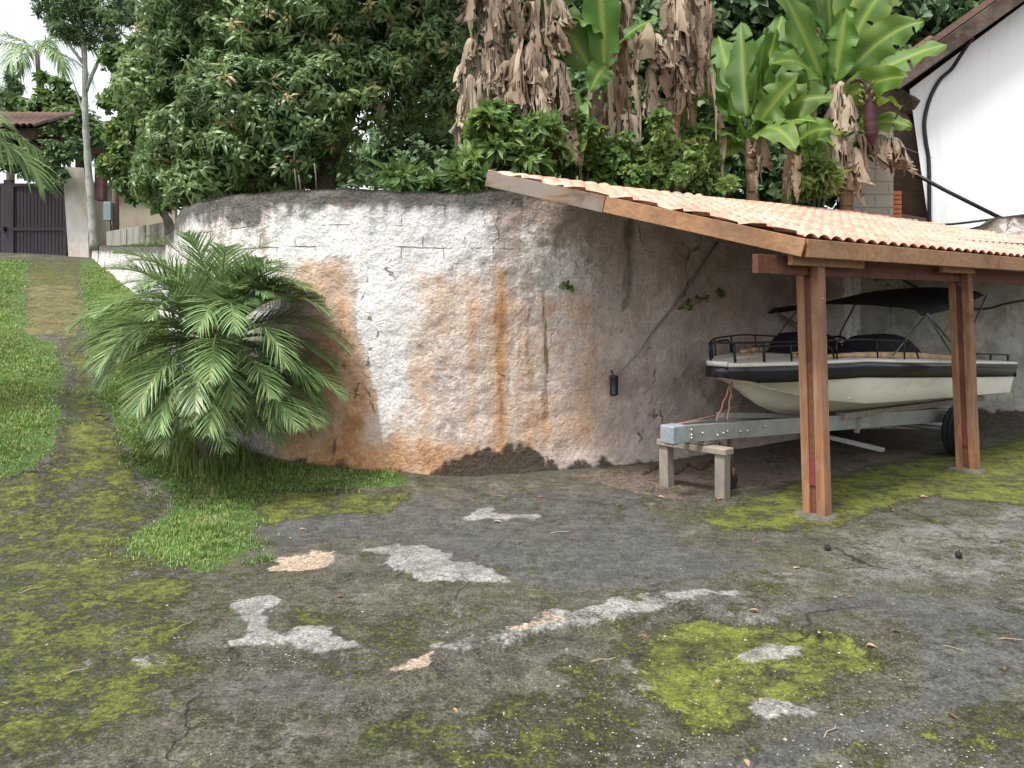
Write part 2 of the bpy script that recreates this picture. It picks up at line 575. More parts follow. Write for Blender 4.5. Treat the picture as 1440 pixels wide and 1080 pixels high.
def ground_mat():
    k = NT('mossy_concrete')
    v = k.coord('Object')
    mo, pa, da, gr = k.attr('cover')        # moss, bare pale patch, smooth dark, grass soil
    di, li, la, be = k.attr('wear')         # dirt, pale sheen painted as colour, clay landing, beige
    big = k.noise(.9, v, 6, .6)
    mid = k.noise(4.5, v, 9, .68)
    fine = k.noise(38, v, 7, .7)
    grit = k.noise(130, v, 3, .6)
    agg = k.voro(70, v)
    base = k.mix(k.ss(mid, .32, .68), (.028, .027, .021), (.088, .083, .066))
    base = k.mix(k.ss(big, .4, .65, 0, .5), base, (.07, .062, .042))
    base = k.mix(k.ss(k.noise(1.4, v, 8, .7), .42, .66, 0, .7), base, (.05, .056, .018))
    agf = k.ma('MULTIPLY', k.ss(agg, .1, .32, 1, 0), k.ss(k.noise(6, v, 5), .42, .62))
    base = k.mix(k.ma('MULTIPLY', agf, .6), base, (.19, .18, .155))
    base = k.mix(k.ss(grit, .5, .68, 0, .6), base, (.17, .16, .135))
    base = k.mix(k.ss(fine, .52, .7, 0, .75), base, (.02, .019, .015))
    base = k.mix(k.ss(k.noise(2.2, v, 9, .72), .54, .66, 0, .6), base, (.16, .152, .135))
    nd = lambda x, amp: k.ma('ADD', x, k.ma('MULTIPLY', k.ma('SUBTRACT', k.ma('ADD', k.ma('MULTIPLY', mid, .6), k.ma('MULTIPLY', fine, .4)), .5), amp))
    smooth = k.mix(k.ss(mid, .3, .7), (.05, .051, .05), (.09, .089, .082))
    col = k.mix(k.ma('MULTIPLY', k.ss(nd(da, .9), .4, .65), .85), base, smooth)
    col = k.mix(k.ma('MULTIPLY', k.ss(nd(li, 1.6), .35, .95), .6), col, (.19, .19, .18))
    col = k.mix(k.ma('MULTIPLY', k.ss(nd(di, 1.0), .35, .7), .9), col, k.mix(k.ss(fine, .35, .65), (.085, .062, .05), (.16, .125, .1)))
    col = k.mix(k.ss(nd(la, .8), .4, .65), col, k.mix(k.ss(mid, .35, .65), (.095, .075, .035), (.13, .125, .045)))
    pf = k.ma('MULTIPLY', k.ss(nd(pa, 2.3), .36, .66), k.ss(k.noise(9, v, 9, .75), .6, .68, 1, .15))
    col = k.mix(pf, col, k.mix(k.ss(mid, .35, .65), (.14, .137, .125), (.245, .238, .222)))
    bf = k.ma('MULTIPLY', k.ss(nd(be, 2.2), .36, .68), k.ss(k.noise(8, v, 9, .75), .56, .66, 1, .2))
    col = k.mix(bf, col, k.mix(k.ss(fine, .35, .65), (.24, .18, .125), (.4, .31, .24)))
    mfine = k.noise(17, v, 10, .82)
    mossn = k.ma('ADD', k.ma('MULTIPLY', k.noise(3.2, v, 10, .74, .3), .5), k.ma('MULTIPLY', mfine, .5))
    mf = k.ss(k.ma('ADD', mo, k.ma('MULTIPLY', k.ma('SUBTRACT', mossn, .515), 5.2)), .36, .72)
    mf = k.ma('MULTIPLY', mf, k.ma('SUBTRACT', 1.0, k.ma('MULTIPLY', k.ma('MAXIMUM', pf, bf), .9)))
    mcol = k.mix(k.ss(k.noise(1.6, v, 6, .65), .35, .65), (.05, .056, .014), (.11, .12, .02))
    mcol = k.mix(k.ss(mfine, .42, .6, 1, 0), mcol, (.024, .026, .008))
    mcol = k.mix(k.ma('MULTIPLY', k.ss(mo, .62, .85), k.ss(k.noise(5, v, 6), .35, .6)), mcol, (.115, .132, .018))
    col = k.mix(k.ma('MULTIPLY', mf, .92), col, mcol)
    gf = k.ss(nd(gr, .8), .4, .6)
    col = k.mix(gf, col, k.mix(k.ss(fine, .35, .65), (.03, .06, .012), (.08, .13, .03)))
    micro = k.ss(k.noise(62, v, 9, .82), .38, .62, .5, 1.5)
    col = k.mix(1.0, col, micro, 'MULTIPLY')
    micro2 = k.ss(k.noise(14, v, 9, .8), .38, .62, .72, 1.28)
    col = k.mix(1.0, col, micro2, 'MULTIPLY')
    wv = k.n('ShaderNodeTexNoise')
    wv.inputs['Scale'].default_value = 2.5
    wv.inputs['Detail'].default_value = 8
    k.link(v, wv.inputs['Vector'])
    wa = k.n('ShaderNodeVectorMath', operation='MULTIPLY_ADD')
    k.link(wv.outputs['Color'], wa.inputs[0])
    wa.inputs[1].default_value = (.5, .5, 0)
    k.link(v, wa.inputs[2])
    ce = k.voro(.55, wa.outputs[0], 'DISTANCE_TO_EDGE')
    gcr = k.ma('MULTIPLY', k.ss(ce, .001, .005, 1, 0), k.ss(k.noise(.8, v, 3), .5, .58))
    col = k.mix(k.ma('MULTIPLY', gcr, .8), col, (.012, .012, .008))
    # pale grit lying about
    sp = k.voro(34, v)
    spm = k.ma('MULTIPLY', k.ss(sp, .06, .1, 1, 0), k.ss(k.noise(2.5, v, 5), .46, .6))
    col = k.mix(k.ma('MULTIPLY', spm, k.ma('SUBTRACT', 1.0, gf)), col, (.3, .29, .26))
    h = k.ma('ADD', k.ma('MULTIPLY', fine, .5), k.ma('MULTIPLY', grit, .2))
    h = k.ma('ADD', h, k.ma('MULTIPLY', mf, .6))
    h = k.ma('ADD', h, k.ma('MULTIPLY', agf, .2))
    h = k.ma('ADD', h, k.ma('MULTIPLY', mid, .7))
    h = k.ma('ADD', h, k.ma('MULTIPLY', spm, .5))
    h = k.ma('ADD', h, k.ma('MULTIPLY', pf, .5))
    k.bump(h, .75, .022)
    r = k.ma('SUBTRACT', .88, k.ma('MULTIPLY', k.ss(da, .3, .8), .22))
    return k.done(col, r, 0, .3)


M['ground'] = ground_mat()
# ------------------------------------------------------------------ retaining wall plan
plan_l = spline([(4.5, 10.36), (2.02, 8.56), (1.26, 8.16), (.3, 7.75), (-.8, 7.36), (-1.6, 7.22), (-2.4, 7.4), (-3.1, 7.92), (-3.65, 8.7),
                 (-4.3, 10), (-5.8, 13.1), (-9.5, 18.7), (-13, 24)], 60)
plan_r = np.array([(9.5, 10.5), (6.8, 10.42), (4.5, 10.36)])


def resample(p, step):
    d = np.concatenate([[0], np.cumsum(np.hypot(*np.diff(p, axis=0).T))])
    s = np.linspace(0, d[-1], max(2, int(d[-1] / step)))
    return np.stack([np.interp(s, d, p[:, 0]), np.interp(s, d, p[:, 1])], 1)


allp = np.vstack([plan_r[:-1], plan_l])
WX, WY = allp[::-1, 0], allp[::-1, 1]


def wall_y(x):
    return np.interp(x, WX, WY)


# arc length measured from the right end
_d = np.concatenate([[0], np.cumsum(np.hypot(*np.diff(allp, axis=0).T))])


def arc_of(x):
    return np.interp(-np.asarray(x), -allp[:, 0], _d)


_px = CX + FPX * allp[:, 0] / allp[:, 1]


def W(px, py):
    """(arc length, height) of the wall point seen at a photo pixel"""
    sel = allp[:, 0] > -6.2
    x = np.interp(-px, -_px[sel], allp[sel, 0])
    y = wall_y(x)
    return np.array([arc_of(x), EYE + (HY - py) * y / FPX])


def wtop(x):
    xs = [-13, -9.5, -5.81, -5.79, -4, -2.4, -.45, .0, .9, 1.5, 4.5, 5.3, 5.9, 6.3, 6.45, 6.8, 9.5]
    zs = [3.4, 3.02, 2.64, 2.8, 2.73, 2.71, 2.71, 2.79, 2.79, 2.7, 2.7, 2.6, 2.62, 2.69, 2.8, 2.83, 2.9]
    return np.interp(x, xs, zs)


def wall_masks(U, Z):
    A = np.zeros(U.shape + (4,))
    B = np.zeros(U.shape + (4,))
    B[..., 3] = 1

    Uw = U + .2 * fbm(U * 3.2, Z * 1.1, 3) + .07 * fbm(U * 16, Z * 5, 5)
    Zw = Z + .26 * fbm(U * 4.5, Z * 1.6, 11) + .08 * fbm(U * 15, Z * 8, 13)

    def region(pts, soft):
        q = [W(*p) for p in pts]
        return sstep(-soft * 1.3, soft * 1.3, poly_sd(q, Uw, Zw))

    X = np.interp(U, _d, allp[:, 0])
    top = wtop(X) - Z
    # orange clay wash
    o = np.maximum.reduce([
        .68 * region([(405, 365), (492, 362), (500, 450), (528, 540), (524, 610), (535, 640), (610, 650), (600, 680), (390, 690), (380, 560)], .1),
        .88 * region([(492, 430), (502, 450), (530, 540), (524, 605), (590, 650), (590, 680), (420, 690), (440, 600), (490, 560)], .16),
        .8 * region([(425, 590), (650, 600), (700, 640), (640, 680), (440, 690)], .22),
        .62 * region([(650, 390), (682, 385), (684, 650), (636, 650)], .09),
        .82 * region([(690, 370), (716, 375), (720, 650), (694, 650)], .07),
        .68 * region([(738, 385), (748, 385), (756, 640), (730, 640)], .06),
        .68 * region([(757, 400), (768, 405), (775, 640), (755, 640)], .06),
        .45 * region([(560, 380), (640, 390), (620, 650), (560, 650)], .15),
        .4 * region([(440, 540), (900, 560), (900, 640), (440, 680)], .3),
        .4 * region([(1000, 380), (1090, 380), (1090, 520), (990, 520)], .2)])
    o = np.maximum(o, .56 * region([(560, 365), (860, 400), (870, 640), (560, 660)], .2))
    A[..., 0] = o
    # grime along the top
    g = np.exp(-top / .13) * 1.0 + .52 * np.exp(-top / .4)
    g = np.where(X > .1, g * .5 + .1 * np.exp(-top / .6), g)
    g = np.maximum(g, .75 * region([(200, 240), (372, 250), (372, 318), (290, 312), (236, 345)], .08))
    g = np.maximum(g, .62 * region([(868, 300), (892, 300), (888, 440), (874, 440)], .09))
    g = np.maximum(g, .24 * region([(680, 270), (1190, 350), (1190, 400), (760, 330)], .2))
    g = np.maximum(g, .5 * region([(520, 300), (560, 300), (560, 345), (520, 345)], .08))
    g = np.where(X < -5.8, np.maximum(g, .4 + .3 * np.exp(-top / .15)), g)
    A[..., 1] = g
    # damp black foot
    f = np.maximum(.42 * np.exp(-np.maximum(Z - terr(X, wall_y(X)), 0) / .12),
                   1.0 * region([(540, 720), (575, 664), (640, 646), (720, 622), (750, 628), (770, 650), (840, 652), (900, 648), (900, 720)], .12))
    f = np.maximum(f, .85 * region([(1360, 575), (1480, 570), (1480, 640), (1360, 640)], .06))
    A[..., 2] = f
    A[..., 3] = sstep(4.3, 4.7, X) * .9
    w = np.maximum.reduce([
        .95 * region([(376, 292), (690, 285), (692, 362), (640, 372), (600, 470), (562, 600), (532, 615), (506, 470), (497, 364), (376, 364)], .09),
        .56 * region([(540, 335), (705, 325), (705, 650), (540, 650)], .2),
        .56 * region([(690, 285), (880, 310), (860, 580), (700, 620)], .4),
        .62 * region([(722, 380), (738, 380), (732, 620), (716, 620)], .05),
        .75 * region([(1186, 380), (1214, 380), (1212, 520), (1190, 520)], .07),
        .55 * region([(1400, 300), (1500, 295), (1500, 345), (1400, 345)], .1),
        np.where(X < -3.1, .6, np.where(X < -2.2, .5, 0)), .55 * region([(376, 292), (470, 292), (440, 620), (376, 640)], .2), .4 * region([(500, 600), (560, 600), (560, 660), (500, 640)], .1)])
    B[..., 0] = w
    B[..., 1] = np.maximum.reduce([.78 * region([(758, 405), (766, 405), (771, 600), (760, 600)], .03),
                                   .6 * region([(741, 395), (745, 395), (748, 540), (741, 540)], .025),
                                   .6 * region([(780, 395), (786, 395), (788, 430), (782, 430)], .03),
                                   .62 * region([(699, 372), (706, 372), (712, 620), (704, 620)], .03), .35 * region([(508, 470), (514, 470), (528, 610), (518, 640), (506, 600)], .05)])
    B[..., 2] = np.where(X < .0, sstep(.72, .6, top), .1)
    return A, B


def build_wall(name, xa, xb, label, step=.03, rows=92):
    """a run of the wall from plan x = xa (right) to xb"""
    sel = allp[(allp[:, 0] < xa) & (allp[:, 0] > xb)]
    p = np.vstack([[xa, wall_y(xa)], sel, [xb, wall_y(xb)]])
    p = resample(p, step)
    n = len(p)
    tan = np.gradient(p, axis=0)
    tan /= np.hypot(*tan.T)[:, None]
    nor = np.stack([-tan[:, 1], tan[:, 0]], 1)      # out towards the yard
    nor *= np.sign((nor @ np.array([0, -1.0])))[:, None]
    nor = np.where(np.abs(nor[:, :1]) > 2, nor, nor)
    u = arc_of(p[:, 0])
    zt = wtop(p[:, 0]) + .025 * (vnoise(u * 3.1, u * 0, 3) - .5) + .02 * (vnoise(u * 11, u * 0, 5) - .5)
    zb = terr(p[:, 0], p[:, 1]) - .35
    v = np.linspace(0, 1, rows)
    Z = zb[:, None] + (zt - zb)[:, None] * v[None]
    U = np.repeat(u[:, None], rows, 1)
    off = .035 * (vnoise(U * 1.3, Z * 1.3, 1) - .5) + .022 * (vnoise(U * 5, Z * 5, 2) - .5) + .014 * (vnoise(U * 14, Z * 14, 4) - .5)
    off += .05 * np.exp(-np.maximum(Z - terr(p[:, :1], p[:, 1:]), 0) / .25)
    off -= .03 * sstep(.5, .58, zt[:, None] - Z) * 0
    F = np.stack([p[:, 0:1] + nor[:, 0:1] * off, p[:, 1:2] + nor[:, 1:2] * off, Z], 2)
    A, B = wall_masks(U, Z)
    th = .17
    back = p - nor * th
    cap = np.stack([back[:, 0], back[:, 1], zt - .015], 1)
    low = np.stack([back[:, 0], back[:, 1], zb], 1)
    V = np.concatenate([F.reshape(-1, 3), cap, low])
    m = n * rows
    i = np.arange(n - 1)
    fc = [grid_faces(n, rows)[:, ::-1],
          np.stack([i * rows + rows - 1, (i + 1) * rows + rows - 1, m + i + 1, m + i], 1),
          np.stack([m + i, m + i + 1, m + n + i + 1, m + n + i], 1)]
    for q in (0, n - 1):
        col = [q * rows + j for j in range(rows)] + [m + q, m + n + q]
        fc.append(np.array([col]))
    ca = np.zeros((n, 4)); ca[:, 1] = .9
    cb = np.zeros((n, 4)); cb[:, 3] = 1
    at = {'stain': np.concatenate([A.reshape(-1, 4), ca, ca]), 'paint': np.concatenate([B.reshape(-1, 4), cb, cb])}
    uvc = np.concatenate([np.stack([U, Z], 2).reshape(-1, 2), np.stack([u, zt + .17], 1), np.stack([u, zb], 1)])
    o = obj(name, V, fc, M['plaster'], attrs=at, uv=uvc, smooth=True)
    tag(o, label, 'wall')
    return o


build_wall('retaining_wall', 4.5, -5.8, 'tall curved plaster wall streaked white and orange with black top edge', .028, 104)
build_wall('concrete_wall', 9.5, 4.5, 'grey weathered wall behind the boat stern below the white house', .04, 70)
build_wall('garden_wall', -5.8, -13, 'low whitewashed wall stained black beside the mossy path near gate', .06, 30)

# ------------------------------------------------------------------ yard
cover_polys = []
GP = lambda pts: np.array([G(*p)[:2] for p in pts])


def axis(*seg):
    out = []
    for a, b, s in seg:
        out.append(np.arange(a, b, s))
    return np.concatenate(out + [[seg[-1][1]]])


xs = axis((-160, -40, 12), (-40, -17, 2), (-17, -5, .09), (-5, 6.6, .032), (6.6, 11, .3), (11, 40, 3), (40, 160, 15))
ys = axis((-40, -2, 5), (-2, 2.4, .4), (2.4, 9.4, .032), (9.4, 12, .07), (12, 26, .12), (26, 50, 2), (50, 200, 15))
X, Y = np.meshgrid(xs, ys, indexing='ij')
Z = terr(X, Y)
cov = np.zeros(X.shape + (4,))
wear = np.zeros(X.shape + (4,))
near = (X > -18) & (X < 8) & (Y > 1) & (Y < 27)
Xn, Yn = X[near], Y[near]


Wx = Xn + .26 * fbm(Xn * 2.2, Yn * 2.2, 21) + .06 * fbm(Xn * 11, Yn * 11, 25)
Wy = Yn + .26 * fbm(Xn * 2.2, Yn * 2.2, 31) + .06 * fbm(Xn * 11, Yn * 11, 35)
Vx = Xn + .17 * fbm(Xn * 5, Yn * 5, 41) + .1 * fbm(Xn * 16, Yn * 16, 45)
Vy = Yn + .17 * fbm(Xn * 5, Yn * 5, 51) + .1 * fbm(Xn * 16, Yn * 16, 55)


def rg(pts, soft):
    """soft-edged patch with a wandering outline; small patches wander less"""
    if soft < .06:
        return sstep(-soft, soft, poly_sd(GP(pts), Vx, Vy))
    return sstep(-soft, soft, poly_sd(GP(pts), Wx, Wy))


moss = np.full(Xn.shape, .34) + .25 * fbm(Xn * .9, Yn * .9, 61)
moss = np.maximum.reduce([moss,
    .95 * rg([(890, 885), (960, 852), (1100, 872), (1180, 890), (1262, 935), (1150, 976), (1080, 1030), (960, 1020), (890, 960)], .16),
    .9 * rg([(940, 735), (1010, 712), (1080, 690), (1110, 678), (1300, 640), (1500, 605), (1500, 722), (1300, 700), (1180, 745), (1010, 748)], .22),
    .74 * rg([(-400, 672), (180, 655), (250, 705), (180, 770), (300, 812), (270, 860), (330, 1000), (100, 1050), (-400, 1060)], .2),
    .8 * rg([(350, 690), (600, 690), (560, 722), (365, 738)], .12),
    .66 * rg([(520, 1000), (760, 960), (900, 960), (1000, 1080), (560, 1100)], .2),
    .6 * rg([(380, 860), (600, 860), (600, 930), (480, 960), (400, 930)], .15),
    .58 * rg([(1290, 850), (1500, 830), (1500, 1100), (1250, 1100)], .25),
    .72 * rg([(35, 366), (118, 366), (112, 402), (38, 402)], .1),
    .8 * rg([(82, 480), (125, 470), (200, 640), (240, 700), (0, 700), (75, 640)], .25),
    .5 * rg([(600, 690), (940, 690), (960, 740), (700, 740)], .15)])
dark = np.maximum.reduce([
    .9 * rg([(1060, 850), (1260, 870), (1290, 930), (1250, 985), (1060, 1060), (940, 1080), (760, 1150), (1000, 1150), (1300, 1000), (1500, 960), (1500, 850), (1200, 830)], .12),
    .8 * rg([(370, 735), (600, 690), (900, 690), (960, 760), (1100, 800), (800, 840), (700, 810), (520, 760), (380, 775)], .15),
    .5 * rg([(280, 930), (480, 940), (560, 1000), (300, 1000)], .1)])
moss = moss * (1 - .4 * dark * (moss < .7))
pale = np.maximum.reduce([rg(p, .058) for p in [
    [(510, 772), (600, 767), (628, 780), (650, 792), (720, 815), (690, 820), (590, 820), (560, 802), (545, 785)],
    [(650, 729), (680, 713), (692, 714), (690, 722), (762, 725), (755, 731), (652, 732)],
    [(320, 854), (370, 840), (398, 845), (370, 868), (400, 885), (405, 905), (365, 912), (328, 908), (345, 885), (330, 870)],
    [(405, 900), (435, 880), (490, 878), (462, 902), (500, 905), (495, 925), (440, 918)],
    [(1033, 916), (1070, 904), (1130, 899), (1136, 912), (1100, 920), (1045, 924)],
    [(1063, 986), (1100, 974), (1150, 986), (1110, 996), (1075, 996)]]])
pale = np.maximum(pale, .66 * rg([(600, 910), (720, 880), (800, 855), (900, 834), (1040, 826), (1050, 838), (960, 852), (830, 878), (760, 895), (640, 926)], .056))
pale = np.maximum(pale, .45 * rg([(860, 920), (890, 915), (920, 960), (890, 970)], .04))
pale = np.maximum(pale, .42 * rg([(180, 920), (240, 905), (250, 940), (200, 945)], .05))
beige = np.maximum.reduce([rg(p, .055) for p in [
    [(378, 792), (440, 773), (470, 775), (455, 795), (400, 806), (380, 803)],
    [(538, 945), (580, 925), (616, 917), (605, 930), (560, 946)],
    [(700, 890), (760, 872), (800, 862), (790, 876), (720, 893)]]])
grassm = np.maximum.reduce([
    rg([(112, 366), (135, 366), (230, 400), (330, 470), (470, 600), (575, 672), (568, 685), (470, 684), (375, 690), (352, 742), (347, 775), (290, 806), (178, 766), (250, 706), (200, 660), (150, 570), (128, 500), (118, 440)], .05),
    rg([(-1200, 366), (38, 366), (34, 470), (76, 482), (86, 560), (74, 640), (30, 672), (-1200, 700)], .08)])
dirt = np.maximum.reduce([
    1.0 * rg([(800, 672), (900, 650), (990, 630), (1100, 600), (1330, 590), (1310, 635), (1110, 680), (960, 702), (880, 690)], .12),
    .42 * rg([(360, 690), (900, 660), (900, 700), (500, 740)], .2)])
land = .9 * rg([(40, 384), (104, 384), (118, 440), (112, 472), (34, 470)], .06)
light = np.maximum.reduce([.68 * rg([(1170, 745), (1500, 700), (1500, 820), (1260, 830), (1130, 800)], .3),
                           .5 * rg([(1080, 880), (900, 850), (1100, 800), (1300, 800)], .1)])  # areas where the concrete's sheen is painted pale
rim = .5 * rg([(118, 372), (120, 440), (130, 500), (155, 570), (70, 620), (100, 480), (108, 384)], .1)
C = np.stack([moss * (1 - grassm), pale, dark, grassm], 1)
Wr = np.stack([dirt, light, land, beige], 1)
cov[near] = C
wear[near] = Wr
far = ~near
cov[far] = (.4, 0, 0, 0)
cov[(Y > 27) | (X < -18)] = (0, 0, 0, 1)
# slight relief: worn steps at the slabs' broken edges, hollows
Z = Z + np.where(near, .012 * (vnoise(X * 2.2, Y * 2.2, 8) - .5) + .006 * (vnoise(X * 9, Y * 9, 9) - .5), 0)
zz = Z[near]
zz -= .03 * rg([(640, 926), (760, 893), (960, 853), (1100, 868), (1262, 935), (1080, 1030), (700, 1100), (500, 1000)], .015)
zz += .012 * pale
Z[near] = zz
ZG = Z
ground = obj('ground', np.stack([X, Y, Z], 2), [grid_faces(len(xs), len(ys))], M['ground'],
             attrs={'cover': cov.reshape(-1, 4), 'wear': wear.reshape(-1, 4)})
tag(ground, 'mossy cracked concrete yard rising to a grassy slope', None, None, 'structure')

# raised ground held by the wall
tx = np.concatenate([np.linspace(-12.9, -5.9, 40), np.linspace(-5.7, 9.4, 60), [12, 20, 60, 160]])
ty = np.concatenate([[.12, .6], np.geomspace(1.2, 200, 26)])
TX, TO = np.meshgrid(tx, ty, indexing='ij')
TY = np.where(TX > 9.4, 10.5, wall_y(TX)) + TO
tsh = .06 * (vnoise(TX * 1.5, TY * 1.5, 3) - .5)
TZ = np.minimum(terrace(TX, TY), 3.6) + tsh
for i, x in enumerate(tx):
    TZ[i, 0] = min(TZ[i, 0], float(wtop(x)) - .06)
ter = obj('terrace_ground', np.stack([TX, TY, TZ], 2), [grid_faces(len(tx), len(ty))], M['soil'])
tag(ter, 'raised planted ground behind the curved wall', None, None, 'structure')

# ------------------------------------------------------------------ grass blades
def blades(pts, n_per, h0, far_p=1.4, seed=0, zf=terr, cut=None):
    """n_per blades per square metre at 6 m, thinning with distance"""
    r = np.random.default_rng(seed)
    q = np.asarray(pts)
    lo, hi = q.min(0), q.max(0)
    area = (hi - lo).prod()
    N = int(area * n_per * 1.3)
    x, y = r.uniform(lo[0], hi[0], N), r.uniform(lo[1], hi[1], N)
    sd = poly_sd(q, x, y) + .35 * fbm(x * 3, y * 3, 1) + .24 * (vnoise(x * 9, y * 9, 2) - .5) - .02
    dist = np.hypot(x, y)
    keep = (sd > r.normal(0, .07, N)) & (vnoise(x * 3, y * 3, 77) + .6 * vnoise(x * 12, y * 12, 78) + r.normal(0, .1, N) > .3 + .3 * (sd < .15)) & (r.random(N) < np.minimum(1, (6 / dist) ** far_p))
    keep &= (y < wall_y(x) - .03) | (x < -13)
    return x[keep], y[keep], np.clip(sd[keep] / .25, .45, 1)


def grass_mesh(name, x, y, h, label, zf=terr, seed=1):
    r = np.random.default_rng(seed)
    n = len(x)
    dist = np.hypot(x, y)
    a = r.uniform(0, 6.283, n)
    lean = r.uniform(.1, .9, n)
    hh = h * r.uniform(.5, 1.25, n)
    w = .0032 * np.maximum(1, dist / 6) * r.uniform(.7, 1.4, n)
    z = zf(x, y)
    b = np.stack([x, y, z], 1)
    dx = np.stack([np.cos(a), np.sin(a), 0 * a], 1)
    sd = np.stack([-np.sin(a), np.cos(a), 0 * a], 1)
    up = np.array([0, 0, 1.0])
    m = b + dx * (lean * hh * .35)[:, None] + up * (hh * .6)[:, None]
    t = b + dx * (lean * hh)[:, None] + up * (hh * (1 - .3 * lean))[:, None]
    V = np.stack([b - sd * w[:, None], b + sd * w[:, None], m + sd * w[:, None] * .8, m - sd * w[:, None] * .8, t], 1).reshape(-1, 3)
    i = np.arange(n)[:, None] * 5
    F = [i + np.array([[0, 1, 2, 3]]), i + np.array([[3, 2, 4]])]
    patch = vnoise(x * 1.7, y * 1.7, 5)
    dry = (r.random(n) < .09 + .35 * (vnoise(x * 4, y * 4, 6) > .68)) * r.uniform(.4, 1, n)
    tint = np.stack([np.clip(.2 + .6 * patch + r.normal(0, .15, n), 0, 1), r.random(n), dry], 1)
    tint = np.repeat(tint, 5, 0)
    o = obj(name, V, F, M['grass'], attrs={'tint': tint})
    return tag(o, label, None, None, 'stuff')


wedge = GP([(118, 374), (135, 372), (230, 400), (330, 470), (470, 600), (575, 672), (568, 685), (470, 684), (375, 692), (352, 742), (347, 775), (290, 806), (178, 766), (250, 706), (200, 660), (150, 570), (128, 500), (118, 440)])
x1, y1, h1 = blades(wedge, 9500, .06, 1.5, 2)
lawn = GP([(-260, 366), (38, 366), (34, 470), (76, 482), (86, 560), (74, 640), (30, 672), (-260, 690)])
x2, y2, h2 = blades(lawn, 7500, .06, 1.6, 3)
gx, gy = np.concatenate([x1, x2]), np.concatenate([y1, y2])
grass_mesh('grass', gx, gy, .05 * np.concatenate([h1, h2]) * (.5 + 1.1 * vnoise(gx * 2.3, gy * 2.3, 66) * (.6 + .8 * vnoise(gx * 8, gy * 8, 67))), 'short green lawn grass beside the mossy path')
r5 = np.random.default_rng(9)
tgx = r5.uniform(-12.5, -4.2, 26000)
tgy = wall_y(tgx) + .15 + r5.random(26000) ** 1.5 * 7
grass_mesh('terrace_grass', tgx, tgy, .1, 'pale green grass on the raised ground behind low wall', terrace, 4)
print('grass', len(gx))

# grit lying on the yard
def grit(n, seed):
    r = np.random.default_rng(seed)
    px = np.concatenate([r.uniform(-60, 420, n), r.uniform(300, 1500, n)])
    py = np.concatenate([r.uniform(680, 1080, n), r.uniform(800, 1085, n)])
    d = EYE * FPX / (py - HY)
    x, y = (px - CX) * d / FPX, d
    keep = (poly_sd(wedge, x, y) < 0) & (poly_sd(lawn, x, y) < 0) & (vnoise(x * 1.8, y * 1.8, 3) + .35 * vnoise(x * 7, y * 7, 4) > .62) & (y < 7)
    x, y = x[keep], y[keep]
    m = len(x)
    s = r.uniform(.0018, .0045, m) * (1 + (r.random(m) < .05) * 1.0)
    base = np.array([(1, 0, .3), (.3, .95, .3), (-.8, .6, .3), (-.8, -.6, .3), (.3, -.95, .3), (0, 0, .9)])
    a = r.uniform(0, 6.28, m)
    R = np.stack([np.stack([np.cos(a), -np.sin(a), 0 * a], 1), np.stack([np.sin(a), np.cos(a), 0 * a], 1), np.stack([0 * a, 0 * a, 1 + 0 * a], 1)], 1)
    jit = 1 + .35 * (r.random((m, 6, 1)) - .5)
    V = np.einsum('mij,kj->mki', R, base) * jit * s[:, None, None]
    V += np.stack([x, y, terr(x, y)], 1)[:, None]
    i = np.arange(m)[:, None] * 6
    F = [i + np.array([[k, (k + 1) % 5, 5]]) for k in range(5)]
    return V.reshape(-1, 3), F


Vg, Fg = grit(1500, 5)
M['grit'] = simple('grit', (.3, .285, .25), .9, .35, 40, 0, .2)
tag(obj('gravel', Vg, Fg, M['grit'], smooth=False), 'pale grit scattered over the mossy concrete', None, None, 'stuff')


def dup(o, loc, rotz=0, scale=1, label=None, group=None):
    c = o.copy()
    COL.objects.link(c)
    c.location = [float(v) for v in loc]
    c.rotation_euler = (0, 0, rotz)
    c.scale = (scale,) * 3
    if label: c['label'] = label
    if group: c['group'] = group
    for ch in o.children:
        k = ch.copy()
        COL.objects.link(k)
        k.parent = c
        for g in ch.children:
            q = g.copy()
            COL.objects.link(q)
            q.parent = k
    return c


# fallen leaves, twigs, pods
def dry_leaf(L, seed):
    r = np.random.default_rng(seed)
    n = 7
    t = np.linspace(0, 1, n)
    w = L * .2 * np.sin(np.pi * t ** .8) + .001
    z = L * (.05 + .16 * r.random() * np.sin(np.pi * t * 1.3 + r.random()))
    V = []
    for a in (-1, 0, 1):
        V.append(np.stack([t * L - L / 2, a * w + .04 * L * np.sin(4 * t), np.abs(z) + abs(a) * w * r.uniform(.2, .9) + .003], 1))
    V = np.stack(V, 1).reshape(-1, 3)
    return V, [grid_faces(n, 3)]


leafcols = [simple('dry_leaf_tan', (.33, .22, .13), .8, .3, 30, 0, .2), simple('dry_leaf_brown', (.17, .085, .045), .8, .3, 30, 0, .2)]
proto = []
for k in range(6):
    V, F = dry_leaf(.085, 30 + k)
    o = obj('fallen_leaf', V, F, leafcols[k % 2])
    tag(o, 'curled dry leaf lying on the mossy concrete yard', 'leaf', 'fallen leaves on the ground')
    proto.append(o)
lp = [(192, 681), (285, 697), (250, 700), (560, 703), (1012, 702), (1006, 705), (1000, 662), (1412, 942), (700, 735), (1060, 760), (1070, 985), (1195, 840), (1175, 841),
      (480, 842), (1060, 860), (870, 712), (760, 700), (665, 700), (1300, 700), (1255, 720), (640, 1000), (320, 875), (1050, 1075), (1340, 1010), (930, 700), (805, 760), (1226, 910), (1260, 890),
      (1120, 800), (560, 760), (425, 745), (905, 900), (1010, 960)]
